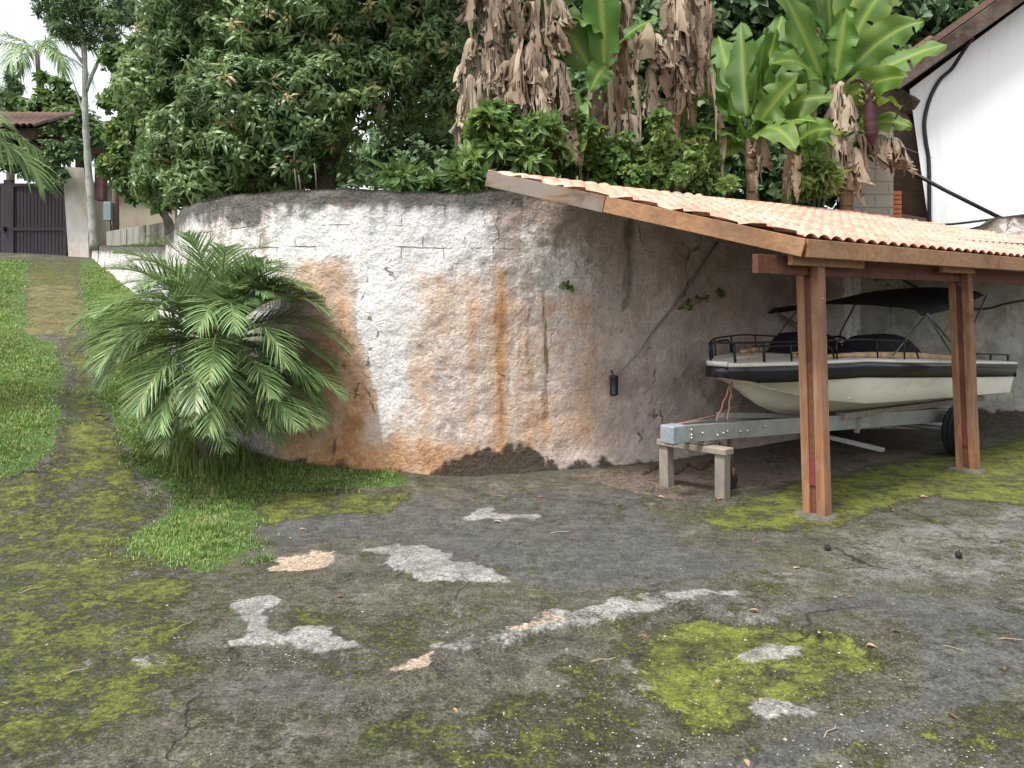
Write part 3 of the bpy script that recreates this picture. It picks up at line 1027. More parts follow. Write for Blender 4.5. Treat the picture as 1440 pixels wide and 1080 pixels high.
for i, (px, py) in enumerate(lp):
    p = G(px, py)
    o = proto[i] if i < 6 else dup(proto[i % 6], (0, 0, 0))
    o.location = (p[0], p[1], p[2] + .002)
    o.rotation_euler = (0, 0, random.uniform(0, 6.3))
    s = random.uniform(.35, .8)
    o.scale = (s, s, s)
for i, (px, py) in enumerate([(110, 442), (120, 440), (104, 444), (126, 437), (140, 585), (150, 590), (60, 560), (66, 612), (96, 500), (280, 742), (300, 730), (268, 745)]):
    p = G(px, py)
    o = dup(proto[i % 6], (p[0], p[1], p[2] + .01), random.uniform(0, 6.3), random.uniform(.8, 1.6) if i < 4 else .8,
            'dry leaf lying on the grass slope beside the mossy path', 'dry leaves on the grassy slope')
V, F = tube([(-.09, 0, .008), (-.03, .012, .012), (.03, -.004, .01), (.09, .02, .007)], [.003, .004, .004, .002], 6)
tw = obj('twig', V, F, M['twig'])
tag(tw, 'thin broken twig lying on the mossy concrete', 'twig', 'twigs on the ground')
for i, (px, py) in enumerate([(50, 830), (110, 945), (700, 668 + 30), (790, 750), (990, 838), (1340, 912), (1310, 835), (850, 930), (1170, 1030), (262, 880), (1420, 900)]):
    p = G(px, py)
    o = tw if i == 0 else dup(tw, p)
    o.location = (p[0], p[1], p[2])
    o.rotation_euler = (0, 0, random.uniform(0, 3.1))
    s = random.uniform(.4, 1.0)
    o.scale = (s, s, s)
for (px, py), lab in zip([(1164, 775), (1348, 785)], ['small black round pod below the nearer timber post', 'small black round pod on pale concrete past the farther post']):
    p = G(px, py)
    a = np.linspace(0, math.pi, 7)
    m = MB().tube(np.stack([0 * a, 0 * a, .022 - .022 * np.cos(a)], 1), .02 * np.sin(a) ** .6 + .002, 9)
    m.tube([(0, 0, .042), (.006, .002, .056)], .004, 6)
    o = m.build('seed_pod', M['pod'])
    o.location = tuple(p)
    tag(o, lab, 'seed pod')
# ------------------------------------------------------------------ boat shelter
E2 = np.array([.79, .613, 0]); N2 = np.array([-.613, .79, 0]); UP = np.array([0, 0, 1.0])
A2 = np.array([2.117, 5.75, 0])
SLOPE, ZE = .272, 2.15


def RP(s, t, z=None, dz=0.0):
    """point of the shelter: s along the eave, t up the slope, dz off the roof plane"""
    p = A2 + E2 * s + N2 * t
    zz = ZE + SLOPE * t + .02 * s * (t > .3) + dz if z is None else z
    return np.array([p[0], p[1], zz])


def ttop(s):
    ts = np.linspace(.05, 3.4, 240)
    x = A2[0] + E2[0] * s + N2[0] * ts
    y = A2[1] + E2[1] * s + N2[1] * ts
    bad = np.where(y > wall_y(x) - .03)[0]
    return ts[bad[0]] if len(bad) else 3.4


TB = 2.6
SB = -.91
sl = lambda t: SB * t / TB
shed = thing('boat_shelter', 'open timber lean-to with orange tiled roof over the boat', 'shelter', (2.39, 6.13, 0))
per = .176
S = np.arange(-1.0, 6.9, per / 10)
row = .205
T = [-.04]
for k in range(0, 17):
    T += [k * row + .0, k * row + .006, k * row + row * .5]
T = np.array(sorted(set(np.round(T, 4))))
Ss, Tt = np.meshgrid(S, T, indexing='ij')
tt = np.array([ttop(s) for s in S])
tmax = np.minimum(tt, TB)[:, None]
T2 = np.minimum(Tt, tmax)
S2 = np.maximum(Ss, sl(np.maximum(T2, 0)) - .03)
ph = (S2 / per) % 1.0
wave = .034 * np.abs(np.sin(math.pi * ph)) ** .75
frac = (T2 / row) % 1.0
stepz = .024 * (1 - frac)
stepz = np.where(frac < .012, 0.0, stepz)
jit = .010 * (vnoise(S2 * 1.1, T2 * 1.3, 4) - .5)
base = A2 + S2[..., None] * E2 + T2[..., None] * N2
Zr = ZE + SLOPE * T2 + .02 * np.maximum(S2, 0) * np.clip(T2 / 1.0, 0, 1) + wave + stepz + jit
Vr = np.stack([base[..., 0], base[..., 1], Zr], 2)
F = grid_faces(len(S), len(T))
fl = Vr.reshape(-1, 3)
e1 = fl[F[:, 2]] - fl[F[:, 0]]
e2 = fl[F[:, 3]] - fl[F[:, 1]]
F = F[np.linalg.norm(np.cross(e1, e2), axis=1) > 1e-6]
obj('roof', fl, [F], M['tile'], shed, solid=.006)
# fascias
def board(a, b, h, th, mat, name, drop=0, parent=None, bev=.004):
    m = MB()
    a = np.asarray(a, float) - UP * (drop + h / 2)
    b = np.asarray(b, float) - UP * (drop + h / 2)
    m.bar(a, b, th, h)
    return m.build(name, mat, parent or shed, bevel=bev, smooth=False)


g0, g1 = RP(sl(0) - .03, -.05, dz=-.004), RP(sl(TB) - .03, TB + .02, dz=.04)
gm = g0 + (g1 - g0) * .57
board(g0 + (gm - g0) * .0, gm - (gm - g0) * .002, .135, .03, M['timber_fascia'], 'fascia_board')
board(gm + (g1 - gm) * .003, g1, .14, .032, M['timber_old'], 'fascia_board')
board(RP(.0, -.05, dz=-.004), RP(6.6, -.05, dz=-.004), .135, .03, M['timber_fascia'], 'fascia_board')
board(RP(-.02, .07, z=2.045), RP(1.02, .07, z=2.045), .1, .04, M['timber_fascia'], 'splice_board')
board(RP(2.45, .07, z=2.05), RP(3.15, .07, z=2.05), .1, .04, M['timber_fascia'], 'splice_board')
for s in (.02, 1.1, 2.2, 3.3, 4.4, 5.4):
    te = min(ttop(s), TB) - .06
    m = MB()
    m.bar(RP(s, -.02, dz=-.075), RP(s, te, dz=-.075), .05, .1)
    m.build('rafter', M['timber_dark'], shed, bevel=.004, smooth=False)
for t in np.arange(.45, 2.6, .55):
    se = 6.4
    while se > 0 and ttop(se) < t + .08:
        se -= .1
    m = MB()
    m.bar(RP(sl(t) + .05, t, dz=-.012), RP(se, t, dz=-.012), .04, .022)
    m.build('batten', M['timber_dark'], shed, smooth=False)
# beam sandwiched by the posts
p1 = np.array([2.39, 6.13, 0]); p2 = np.array([4.56, 7.82, 0])
eb = (p2 - p1) / np.linalg.norm(p2 - p1); nb = np.array([-eb[1], eb[0], 0])
lean1, lean2 = np.array([-.055, 0, 0]), np.array([-.085, 0, 0])
bm = MB()
bm.bar(p1 - eb * .72 + lean1 + UP * 1.95, p2 + eb * 3.2 + lean2 + UP * 1.93, .05, .14)
bm.build('beam', M['timber_dark'], shed, bevel=.004, smooth=False)


def post(p, lean, H):
    for k, off in enumerate((-.062, .062)):
        m = MB()
        b = p + nb * off
        w = .066 if k else .072
        m.bar(b - UP * .02, b + lean + UP * H, w, .1, up=eb)
        o = m.build('post', M['timber'], shed, bevel=.005, smooth=False)
    m = MB()
    m.bar(p - UP * .02, p + lean * .93 + UP * (H - .16), .05, .06, up=eb)
    m.build('spacer', M['timber_dark'], shed, smooth=False)  # darker timber carries the shade of the recess between the planks
    m = MB()
    m.bar(p + lean * .14 - eb * .018 + UP * .24, p + lean * .24 - eb * .018 + UP * .46, .051, .05, up=eb)
    m.build('spacer_block', M['maroon'], shed, smooth=False)
    m = MB()
    for z in (H - .09, H - .3):
        q = p + lean * z / H + UP * z - nb * .098 - eb * .01
        m.tube([q, q - nb * .008], .007, 8)
    m.build('bolt_head', M['bolt'], shed)
    a = np.linspace(0, 2 * math.pi, 25)[:-1]
    r = .15 + .02 * np.sin(3 * a) + .012 * np.sin(7 * a)
    V = [(p[0] + .0, p[1], .022)] + [(p[0] + x * np.cos(t), p[1] + x * np.sin(t), .016) for x, t in zip(r, a)] + [(p[0] + 1.1 * x * np.cos(t), p[1] + 1.1 * x * np.sin(t), -.01) for x, t in zip(r, a)]
    F = [[0, 1 + i, 1 + (i + 1) % 24] for i in range(24)] + [[1 + i, 25 + i, 25 + (i + 1) % 24, 1 + (i + 1) % 24] for i in range(24)]
    obj('footing', V, [F], M['footing'], shed)


post(p1, lean1, 2.0)
post(p2, lean2, 1.99)

# ------------------------------------------------------------------ boat and trailer
O2 = np.array([4.45, 9.05, 0])


def BP(s, w, z):
    p = O2 + E2 * s + N2 * w
    return np.array([p[0], p[1], z])


ip = lambda xs, ys: (lambda s: np.interp(s, xs, ys))
hb = ip([-3.3, -3.15, -2.8, -2.2, -1.5, 0, 1.4], [.12, .24, .46, .66, .76, .79, .75])
gz = ip([-3.3, -2.6, -2, 1.4], [1.105, 1.12, 1.125, .94])
kz = ip([-3.3, -3.12, -2.95, -2.7, -2.4, -2, -1.4, 0, 1.4], [.985, .955, .86, .7, .6, .54, .51, .48, .46])
cf = ip([-3.3, -3.1, -2.8, -2.4, -1.8, 0, 1.4], [.12, .3, .5, .68, .8, .87, .88])
cz = ip([-3.3, -3.12, -2.8, -2.4, -1.8, 0, 1.4], [.99, .965, .87, .77, .7, .64, .58])
SS = np.concatenate([np.linspace(-3.3, -2.2, 30), np.linspace(-2.15, 1.4, 40)])
M['steel_dark'] = simple('steel_dark', (.13, .125, .12), .45, .2, 10, .6, .05)
boat = thing('motor_boat', 'small cream and black motor boat with dark sunshade on trailer', 'boat', BP(-1, 0, 0))


def smoothsec(pts, n):
    return spline(np.asarray(pts), n)


def loft(secfun, n=0):
    rows = [secfun(s) for s in SS]
    m = len(rows[0])
    V = np.array([[BP(s, w, z) for w, z in r] for s, r in zip(SS, rows)])
    return V.reshape(-1, 3), [grid_faces(len(SS), m)], m


def hullsec(s):
    b, g, k, c, z = hb(s), gz(s), kz(s), cf(s) * hb(s), cz(s)
    top = max(g - .15, z + .005)
    half = [(0, k), (c * .5, k + (z - k) * .42), (c * .93, z - .02 * (z - k)), (c, z), (c + .012, z + .012), (c + (b * .955 - c) * .55, z + (top - z) * .45), (b * .955, top), (b * .94, top + .004)]
    return [(-w, q) for w, q in half[::-1]] + half[1:]


V, F, m = loft(hullsec)
last = (len(SS) - 1) * m
F.append(np.array([[last + i for i in range(m)]]))
hull = obj('hull', V, F, M['hull_cream'], boat)
em = hull.modifiers.new('edges', 'EDGE_SPLIT'); em.split_angle = math.radians(28)


def stripe(side):
    def f(s):
        b, g = hb(s), gz(s)
        lo = max(g - .16, cz(s) + .0)
        return [(side * w, z) for w, z in [(b * .94, lo), (b * .968, lo + .004), (b * .995, g - .06), (b * 1.0, g - .012), (b * .97, g - .008)]]
    return f


mb = MB()
for sd in (-1, 1):
    V, F, m = loft(stripe(sd))
    mb.add(V, F)
b, g = hb(1.4), gz(1.4)
mb.box(BP(1.405, 0, g - .085), (.02, 2 * b * .985, .15), (E2, N2, UP))
b, g = hb(-3.3), gz(-3.3)
mb.box(BP(-3.305, 0, g - .06), (.02, 2 * b * .985, .1), (E2, N2, UP))
mb.build('side_stripe', M['hull_black'], boat)


def decksec(side):
    def f(s):
        b, g = hb(s), gz(s)
        inner = 0.0 if (s < -2.05 or s > 1.15) else b - .16
        fl = g + .03 if (s < -2.05 or s > 1.15) else g + .025
        return [(side * w, z) for w, z in [(b * .96, g - .012), (b * 1.006, g - .01), (b * 1.01, g + .01), (b * .985, g + .018), (max(b - .16, 0), g + .024), (inner, fl),
                                           (inner, fl - (.0 if inner == 0 else .3))]]
    return f


mb = MB()
for sd in (-1, 1):
    V, F, m = loft(decksec(sd))
    mb.add(V, F)
mb.box(BP(-3.29, 0, gz(-3.3) + .012), (.03, .22, .045), (E2, N2, UP))
mb.box(BP(-.45, 0, gz(0) - .25), (3.2, 1.1, .03), (E2, N2, UP))
mb.build('deck', M['deck_white'], boat)
# tan coaming round the cockpit
mb = MB()
for sd in (-1, 1):
    pts = [BP(s, sd * (hb(s) - .17), gz(s) + .03) for s in np.linspace(-2.3, .2, 14)]
    hh = .025 + .035 * np.sin(np.linspace(0, math.pi, 14))
    for i in range(13):
        mb.bar(pts[i] + UP * hh[i] / 2, pts[i + 1] + UP * hh[i + 1] / 2, .05, (hh[i] + hh[i + 1]) / 2)
mb.build('coaming', M['deck_tan'], boat)


def dome(s0, s1, w0, w1, prof, name):
    a = np.linspace(0, 1, 22)
    c = np.linspace(-1, 1, 15)
    V = []
    for t in a:
        h = np.interp(t, *prof)
        for q in c:
            z = h * (1 - abs(q) ** 4.5)
            V.append(BP(s0 + (s1 - s0) * t, (w0 + w1) / 2 + (w1 - w0) / 2 * q, gz(s0) + .01 + z))
    return obj(name, V, [grid_faces(22, 15)], M['cover_cloth'], boat)


prof = ([0, .03, .14, .2, .62, .8, .92, 1], [0, .05, .2, .225, .23, .2, .12, 0])
dome(-1.55, -.62, -.62, -.08, prof, 'seat_cover')
dome(-1.75, -.85, .1, .62, prof, 'seat_cover')
# steering wheel
a = np.linspace(0, 2 * math.pi, 25)
mb = MB()
ctr = BP(-.98, .2, 1.17)
ax1 = N2; ax2 = UP * .8 + E2 * .45
mb.tube([ctr + .15 * (np.cos(t) * ax1 + np.sin(t) * ax2) for t in a], .014, 7, False)
for t in (0.3, 2.4, 4.5):
    mb.tube([ctr, ctr + .15 * (np.cos(t) * ax1 + np.sin(t) * ax2)], .009, 6)
mb.tube([ctr, ctr + np.array([.1, .08, -.2])], .02, 8)
mb.build('steering_wheel', M['black_plastic'], boat)
# bow rail
ser = lambda s: gz(s) + .2 - .0 * s
for sd in (-1, 1):
    mb = MB()
    ss = np.linspace(-3.26, -1.2, 16)
    top = [BP(-3.27, 0, 1.305)] + [BP(s, sd * max(hb(s) - .05, .07), ser(s)) for s in ss] + [BP(-1.05, sd * .7, gz(-1.05) + .13), BP(-1.0, sd * .71, gz(-1.0) + .03)]
    mb.tube(top, .009, 7)
    for s in (-3.22, -3.0, -2.78, -2.3, -1.75, -1.3):
        w = sd * max(hb(s) - .05, .07)
        mb.tube([BP(s, w, gz(s) + .025), BP(s - .02, w, ser(s))], .009 if s > -2.9 else .012, 7)
    ss = np.linspace(-3.1, -2.45, 8)
    mb.tube([BP(s, sd * max(hb(s) - .05, .07), gz(s) + .165) for s in ss] + [BP(-2.36, sd * (hb(-2.36) - .05), gz(-2.36) + .12), BP(-2.33, sd * (hb(-2.33) - .05), gz(-2.3) + .03)], .01, 7)
    mb.build('rail', M['black_metal'], boat)
    mb = MB()
    mb.tube([BP(s, sd * (hb(s) - .06), gz(s) + .1) for s in np.linspace(.2, 1.3, 6)], .011, 7)
    for s in (.22, .75, 1.28):
        mb.tube([BP(s, sd * (hb(s) - .06), gz(s) + .03), BP(s, sd * (hb(s) - .06), gz(s) + .1)], .011, 7)
    mb.build('stern_rail', M['black_metal'], boat)
# cleats
for s, w in ((-3.0, -.12), (-2.55, -.3)):
    mb = MB()
    c = BP(s, w, gz(s) + .06)
    mb.tube([c - E2 * .06 + UP * .03, c - E2 * .03 + UP * .022, c + E2 * .03 + UP * .022, c + E2 * .06 + UP * .03], .008, 7)
    mb.tube([c - UP * .03, c + UP * .022], .009, 7)
    mb.build('cleat', M['brass'], boat)
# bimini
nw, ns_ = 25, 17
V = []
for i in range(ns_):
    t = i / (ns_ - 1)
    s = -1.0 + 1.5 * t
    edge = 1.585 + .19 * t - .03 * math.sin(math.pi * t)
    for j in range(nw):
        q = -1 + 2 * j / (nw - 1)
        ww = .74 * q + (.3 * max(q, 0) * (1 - t))
        z = edge + .065 * (1 - abs(q) ** 2.4) + .012 * math.sin(9 * t + 2 * q) * (1 - q * q)
        z -= .05 * (abs(q) > .97) * (1 - .5 * t)
        V.append(BP(s, ww, z))
can = obj('sunshade', V, [grid_faces(ns_, nw)], M['canopy_cloth'], boat, solid=.006)
mb = MB()
for sd in (-1, 1):
    piv = BP(-.25, sd * .74, gz(-.25) + .04)
    k = .26 if sd > 0 else 0
    mb.tube([BP(-.9, sd * .74 + k, 1.56), piv], .011, 7)
    mb.tube([BP(.55, sd * .74, 1.75), BP(.1, sd * .74, 1.3), piv + E2 * .3], .011, 7)
    mb.tube([BP(-.9, sd * .74 + k, 1.56), BP(-.25, sd * .74, 1.2), BP(.5, sd * .73, gz(.5) + .05)], .012, 7)
    mb.tube([BP(-1.5, sd * .7, gz(-1.5) + .06), BP(-.86, sd * .74, 1.57)], .008, 6)
mb.build('sunshade_frame', M['steel_dark'], boat)

tr = thing('boat_trailer', 'galvanised boat trailer with its tongue propped on wooden trestle', 'trailer', BP(-1.5, 0, 0))
ch = MB()
for sd in (-1, 1):
    ch.bar(BP(-3.86, sd * .045, .55), BP(.35, sd * .52, .405), .05, .145)
ch.build('chassis_rail', M['galvanised'], tr, bevel=.004, smooth=False)
for s in (-2.3, -1.0, .3):
    mb = MB()
    w = .045 + (.475) * (s + 3.86) / 4.21
    mb.bar(BP(s, -w + .03, .43 - .02 * s), BP(s, w - .03, .43 - .02 * s), .06, .06)
    mb.build('cross_member', M['galvanised'], tr, smooth=False)
mb = MB()
mb.bar(BP(-1.9, -.8, .3), BP(-1.9, -.1, .36), .07, .03)
mb.build('light_bar', M['galvanised'], tr, smooth=False)
mb = MB()
mb.bar(BP(-3.0, .2, .605), BP(-1.75, .06, .515), .1, .05)
mb.build('keel_plate', M['galvanised'], tr, bevel=.004, smooth=False)
for sd in (-1, 1):
    mb = MB()
    mb.bar(BP(-1.75, sd * .3, .545), BP(1.2, sd * .42, .515), .1, .06)
    mb.build('bunk', M['timber_grey'], tr, bevel=.004, smooth=False)
    for s in (-1.5, -.4, .7):
        mb = MB()
        mb.bar(BP(s, sd * .33, .36), BP(s, sd * .36, .52), .04, .04)
        mb.build('bunk_bracket', M['galvanised'], tr, smooth=False)
mb = MB()
mb.box(BP(-3.9, 0, .55), (.16, .15, .155), (E2, N2, UP))
mb.box(BP(-3.93, -.012, .475), (.07, .09, .03), (E2, N2, UP))
mb.build('hitch_block', M['paint_blue'], tr, bevel=.012, smooth=False)
mb = MB()
for s, dz in ((-3.76, .035), (-3.76, -.01), (-3.76, -.035), (-3.63, .0), (-3.45, -.03), (-3.38, -.015), (-3.33, .0), (-3.17, -.01), (-3.08, -.01), (-2.85, .02)):
    w = -(.045 + .475 * (s + 3.86) / 4.21) - .025
    q = BP(s, w, .55 - .145 * (s + 3.86) / 4.21 + dz)
    mb.tube([q, q - N2 * .014], .011, 8)
mb.build('bolt_head', M['bolt'], tr)
# jockey wheel
jk = MB()
c = BP(-3.25, -.1, 0)
jk.tube([c + UP * .5, c + UP * .16], .022, 9)
jk.tube([c + UP * .2 - N2 * .04, c + UP * .1 - N2 * .04], .012, 6)
jk.tube([c + UP * .2 + N2 * .04, c + UP * .1 + N2 * .04], .012, 6)
jk.tube([c + UP * .42 - E2 * .14, c + UP * .35 + E2 * .02], .018, 7)
jw = jk.build('jack', M['rust'], tr)
V, F = tube([c + UP * .085 - N2 * .028, c + UP * .085 - N2 * .022, c + UP * .085 + N2 * .022, c + UP * .085 + N2 * .028], [.06, .085, .085, .06], 18)
w_ = obj('jack_wheel', V, F, M['rubber'], jw)
# axle and wheels
V, F = tube([BP(0, -.6, .27), BP(0, .6, .27)], .03, 10)
obj('axle', V, F, M['galvanised'], tr)
for sd in (-1, 1):
    cw = BP(0, sd * .68, .27)
    prof = [(-.085, .17), (-.088, .23), (-.07, .258), (-.04, .268), (-.038, .262), (-.01, .262), (-.008, .27), (.008, .27), (.01, .262), (.038, .262), (.04, .268), (.07, .258), (.088, .23), (.085, .17)]
    V, F = tube([cw + N2 * a for a, _ in prof], [b for _, b in prof], 36, False)
    wh = obj('wheel', V, F, M['rubber'], tr)
    mb = MB()
    prof = [(.085, .172), (.07, .16), (.03, .15), (.03, .09), (.055, .07), (.06, .03), (.06, .001)]
    mb.tube([cw + N2 * sd * a for a, _ in prof], [b for _, b in prof], 28, False)
    for q in range(8):
        t = q * math.pi / 4
        v = np.cos(t) * E2 + np.sin(t) * UP
        mb.bar(cw + v * .07 + N2 * sd * .05, cw + v * .155 + N2 * sd * .05, .03, .02, up=N2)
    mb.build('rim', M['bolt'], wh)

# ropes from the bow eye to the tongue
for (sa, wa), nm, lb in (((-3.42, -.03), 'rope', 'thin reddish rope tied from bow to trailer tongue, nearer the hitch'), ((-3.3, -.06), 'rope', 'thin reddish rope tied from bow to trailer tongue, nearer the hull')):
    a, b_ = BP(-3.08, 0, .965), BP(sa, wa - .05, .625)
    pts = [a + (b_ - a) * t + np.array([.006 * math.sin(20 * t), 0, -.006 * math.sin(3.1 * t)]) for t in np.linspace(0, 1, 12)]
    o = MB().tube(pts, .0065, 6).build(nm, M['rope'])
    tag(o, lb, 'rope')
o = MB().tube([BP(-3.85, -.02, .63), BP(-3.6, 0, .64), BP(-3.3, .02, .65), BP(-2.9, .12, .68), BP(-2.6, .2, .68)], .005, 6).build('rope', M['rope'])
tag(o, 'slack cord lying along the top of the trailer tongue', 'rope')

# trestle
t1, t2 = G(1016, 699), G(938, 683)
tres = thing('trestle', 'weathered wooden trestle holding up the trailer tongue', 'trestle', (t1 + t2) / 2)
dv = (t2 - t1) / np.linalg.norm(t2 - t1); dn = np.array([-dv[1], dv[0], 0])
for p, ln in ((t1, .0), (t2, .01)):
    m = MB(); m.bar(p - UP * .01, p + UP * .37 + dv * ln, .095, .1, up=dn)
    m.build('leg', M['timber_grey'], tres, bevel=.006, smooth=False)
m = MB(); m.bar(t1 - dv * .07 + UP * .397, t2 + dv * .07 + UP * .397, .14, .055)
m.build('top_plank', M['timber_grey'], tres, bevel=.008, smooth=False)
mid = (t1 + t2) / 2
m = MB(); m.bar(mid - dv * .15 + UP * .45, mid + dv * .2 + UP * .45, .12, .045)
o = m.build('wood_block', M['timber_grey'], None, bevel=.008, smooth=False)
tag(o, 'short grey wooden block between trestle and trailer tongue', 'block')
# chain on the floor
cp = spline([G(905, 668), G(935, 655), G(950, 668), G(968, 655), G(985, 662), G(1000, 650), G(1020, 655)], 9)
mb = MB()
for i in range(len(cp) - 1):
    d = cp[i + 1] - cp[i]; L = np.linalg.norm(d); d /= L
    sdv = np.cross(d, UP) if i % 2 else UP
    c = (cp[i] + cp[i + 1]) / 2 + UP * .016
    a = np.linspace(0, 2 * math.pi, 11)
    mb.tube([c + d * math.cos(t) * L * .62 + sdv * math.sin(t) * .016 for t in a], .006, 5, False)
tag(mb.build('chain', M['rust']), 'rusty chain lying on the dirt beside the trestle', 'chain')

# ------------------------------------------------------------------ things on the wall
def on_wall(px, py, off):
    sel = allp[:, 0] > -6.2
    x = np.interp(-px, -_px[sel], allp[sel, 0]); y = wall_y(x)
    t = np.array([1.0, (wall_y(x + .05) - wall_y(x - .05)) / .1]); t /= np.hypot(*t)
    nr = np.array([t[1], -t[0], 0])
    return np.array([x, y, EYE + (HY - py) * y / FPX]) + nr * off, nr


c, nr = on_wall(859, 541, .06)
lampw = thing('wall_lamp', 'small black cylindrical lamp fixed to the stained wall', 'lamp', c)
zs = np.array([-.105, -.1, -.085, -.08, .085, .095, .1]); rs = np.array([.03, .04, .045, .042, .042, .045, .038])
V, F = tube([c + UP * z for z in zs], rs, 20)
obj('lamp_body', V, F, M['black_plastic'], lampw)
m = MB(); m.box(c - nr * .04, (.03, .03, .06)); m.build('bracket', M['black_plastic'], lampw)
m = MB(); m.tube([c + UP * .1 - nr * .01, c + UP * .13 - nr * .03, c + UP * .15 - nr * .05], .008, 6); m.build('cable_stub', M['cable'], lampw)
pts = [on_wall(px, py, .03)[0] for px, py in ((1006, 340), (985, 372), (965, 402), (945, 430), (925, 455), (915, 468))]
o = MB().tube(pts, .013, 8).build('conduit_pipe', M['galvanised'])
M['pipe_clay'] = simple('pipe_clay', (.2, .17, .14), .8, .3, 12)
o.data.materials[0] = M['pipe_clay']
tag(o, 'thin dusty pipe slanting down the wall under the roof', 'pipe')
pts = [on_wall(px, py, .03)[0] for px, py in ((913, 470), (902, 488), (890, 502), (878, 515), (866, 524))]
o = MB().tube(pts, .007, 6).build('lamp_wire', M['pipe_clay'])
tag(o, 'thin wire running from the slanting pipe to black wall lamp', 'wire')
pts = [on_wall(px, py, .04)[0] for px, py in ((1240, 372), (1265, 392), (1290, 406), (1312, 420), (1345, 432), (1385, 434), (1412, 427), (1450, 421), (1490, 420))]
o = MB().tube(spline(pts, 5), .014, 7).build('wall_cable', M['cable'])
tag(o, 'black cable sagging across the grey wall above the boat', 'cable')
# ------------------------------------------------------------------ white house
def quad_box(pts, th, name, mat, parent=None, back=None, **k):
    """a flat outline (list of 3-D points) given thickness th backwards"""
    p = np.asarray(pts, float)
    nrm = np.cross(p[1] - p[0], p[2] - p[0]); nrm /= np.linalg.norm(nrm)
    if nrm[1] < 0: nrm = -nrm
    q = p + (nrm * th if back is None else np.asarray(back, float))
    n = len(p)
    F = [[list(range(n))], [list(range(n, 2 * n))[::-1]], [[i, n + i, n + (i + 1) % n, (i + 1) % n] for i in range(n)]]
    return obj(name, np.vstack([p, q]), F, mat, parent, smooth=False, **k)


house = thing('house', 'white house with dark timber verge above the grey wall', 'house', P(1400, 330, 12.2))
HD = 12.2
quad_box([P(1309, 335, HD), P(1279, 126, HD), P(1440, 6, HD), P(1740, -205, HD), P(2060, 6, HD), P(2060, 335, HD)], .25, 'wall', M['white_wall'], house, back=(4.2, 6.5, 0))
# verge and roof slabs running back from the gable
e0, e1 = P(1256, 118, HD - .35), P(1740, -225, HD - .35)
sl_ = (e1 - e0)
up2 = np.array([-sl_[2], 0, sl_[0]]); up2 /= np.linalg.norm(up2)
m = MB(); m.bar(e0, e1, .07, .24, up=(0, -1, 0) if False else up2)
m.build('verge_board', M['verge_wood'], house, smooth=False, bevel=.01)
r0 = e0 + up2 * .14 - sl_ * .004
V = [r0, e1 + up2 * .14, e1 + up2 * .14 + np.array([4.5, 7, 0]), r0 + np.array([4.5, 7, 0])]
V += [v + up2 * .09 for v in V]
obj('roof', V, [[[0, 1, 2, 3], [7, 6, 5, 4], [0, 4, 5, 1], [1, 5, 6, 2], [2, 6, 7, 3], [3, 7, 4, 0]]], M['roof_brown'], house, smooth=False)
mb = MB()
for k in range(9):
    y = .25 + k * .7
    mb.bar(e0 + np.array([.64 * y, y, 0]) + up2 * .02, e0 * .8 + e1 * .2 + np.array([.64 * y, y, 0]) + up2 * .02, .08, .16, up=up2)
mb.build('roof_timber', M['dark_wood'], house, smooth=False)
# eave end tiles above the porch
mb = MB()
for k in range(5):
    a = np.linspace(0, math.pi, 9)
    for kk in range(3):
        c = r0 + sl_ / np.linalg.norm(sl_) * (.02 + kk * .28) + np.array([.64 * (.05 + k * .22), .05 + k * .22, 0]) + up2 * .1
        d = sl_ / np.linalg.norm(sl_)
        V = np.array([c + d * x + np.array([0, 1, 0]) * .1 * math.cos(t) + up2 * .06 * math.sin(t) for x in (0, .3) for t in a])
        mb.add(V, [grid_faces(2, 9)])
mb.build('roof_tile', M['roof_brown'], house)
# porch side: added back wall coloured dark for the opening's shade, post and floor beam
quad_box([P(1218, 330, 15.5), P(1226, 150, 15.5), P(1320, 120, 15.5), P(1320, 330, 15.5)], .2, 'porch_shade_wall', M['dark_wood'], house)
m = MB(); m.bar(P(1225, 300, HD + .15), P(1312, 316, HD + .15), .12, .14)
m.build('porch_beam', M['roof_brown'], house, smooth=False)
m = MB(); m.bar(P(1283, 151, HD - .05), P(1250, 128, HD + .3), .2, .26)
m.build('beam_end', M['verge_wood'], house, smooth=False, bevel=.02)
cb = [P(1368, 52, HD - .3), P(1352, 76, HD - .2), P(1338, 97, HD - .1), P(1322, 112, HD - .05), P(1308, 138, HD - .035), P(1300, 170, HD - .035), P(1302, 200, HD - .035), P(1306, 230, HD - .035), P(1307, 325, HD - .035)]
o = MB().tube(spline(cb, 6), .03, 8).build('downpipe_hose', M['cable'])
tag(o, 'thick black hose running down the white house wall', 'hose')
o = MB().tube([P(1256, 228, HD - .2), P(1330, 268, 11.9), P(1406, 306, 11.4)], .03, 8).build('water_pipe', M['cable'])
tag(o, 'dark pipe slanting across the white house wall', 'pipe')
o = MB().tube(spline([P(1285, 318, 10.75), P(1340, 315, 10.7), P(1390, 309, 10.62), P(1413, 306, 10.55), P(1445, 302, 10.4), P(1500, 297, 10.3)], 5), .016, 7).build('wall_top_cable', M['galvanised'])
o.data.materials[0] = M['cable']
tag(o, 'cable stretched along the ragged top of grey wall', 'cable')
o = MB().tube([P(1230, 192, 13), P(1258, 203, 12.6), P(1310, 222, HD - .04)], .007, 5).build('thin_wire', M['galvanised'])
tag(o, 'thin pale wire reaching the house across the dark porch', 'wire')
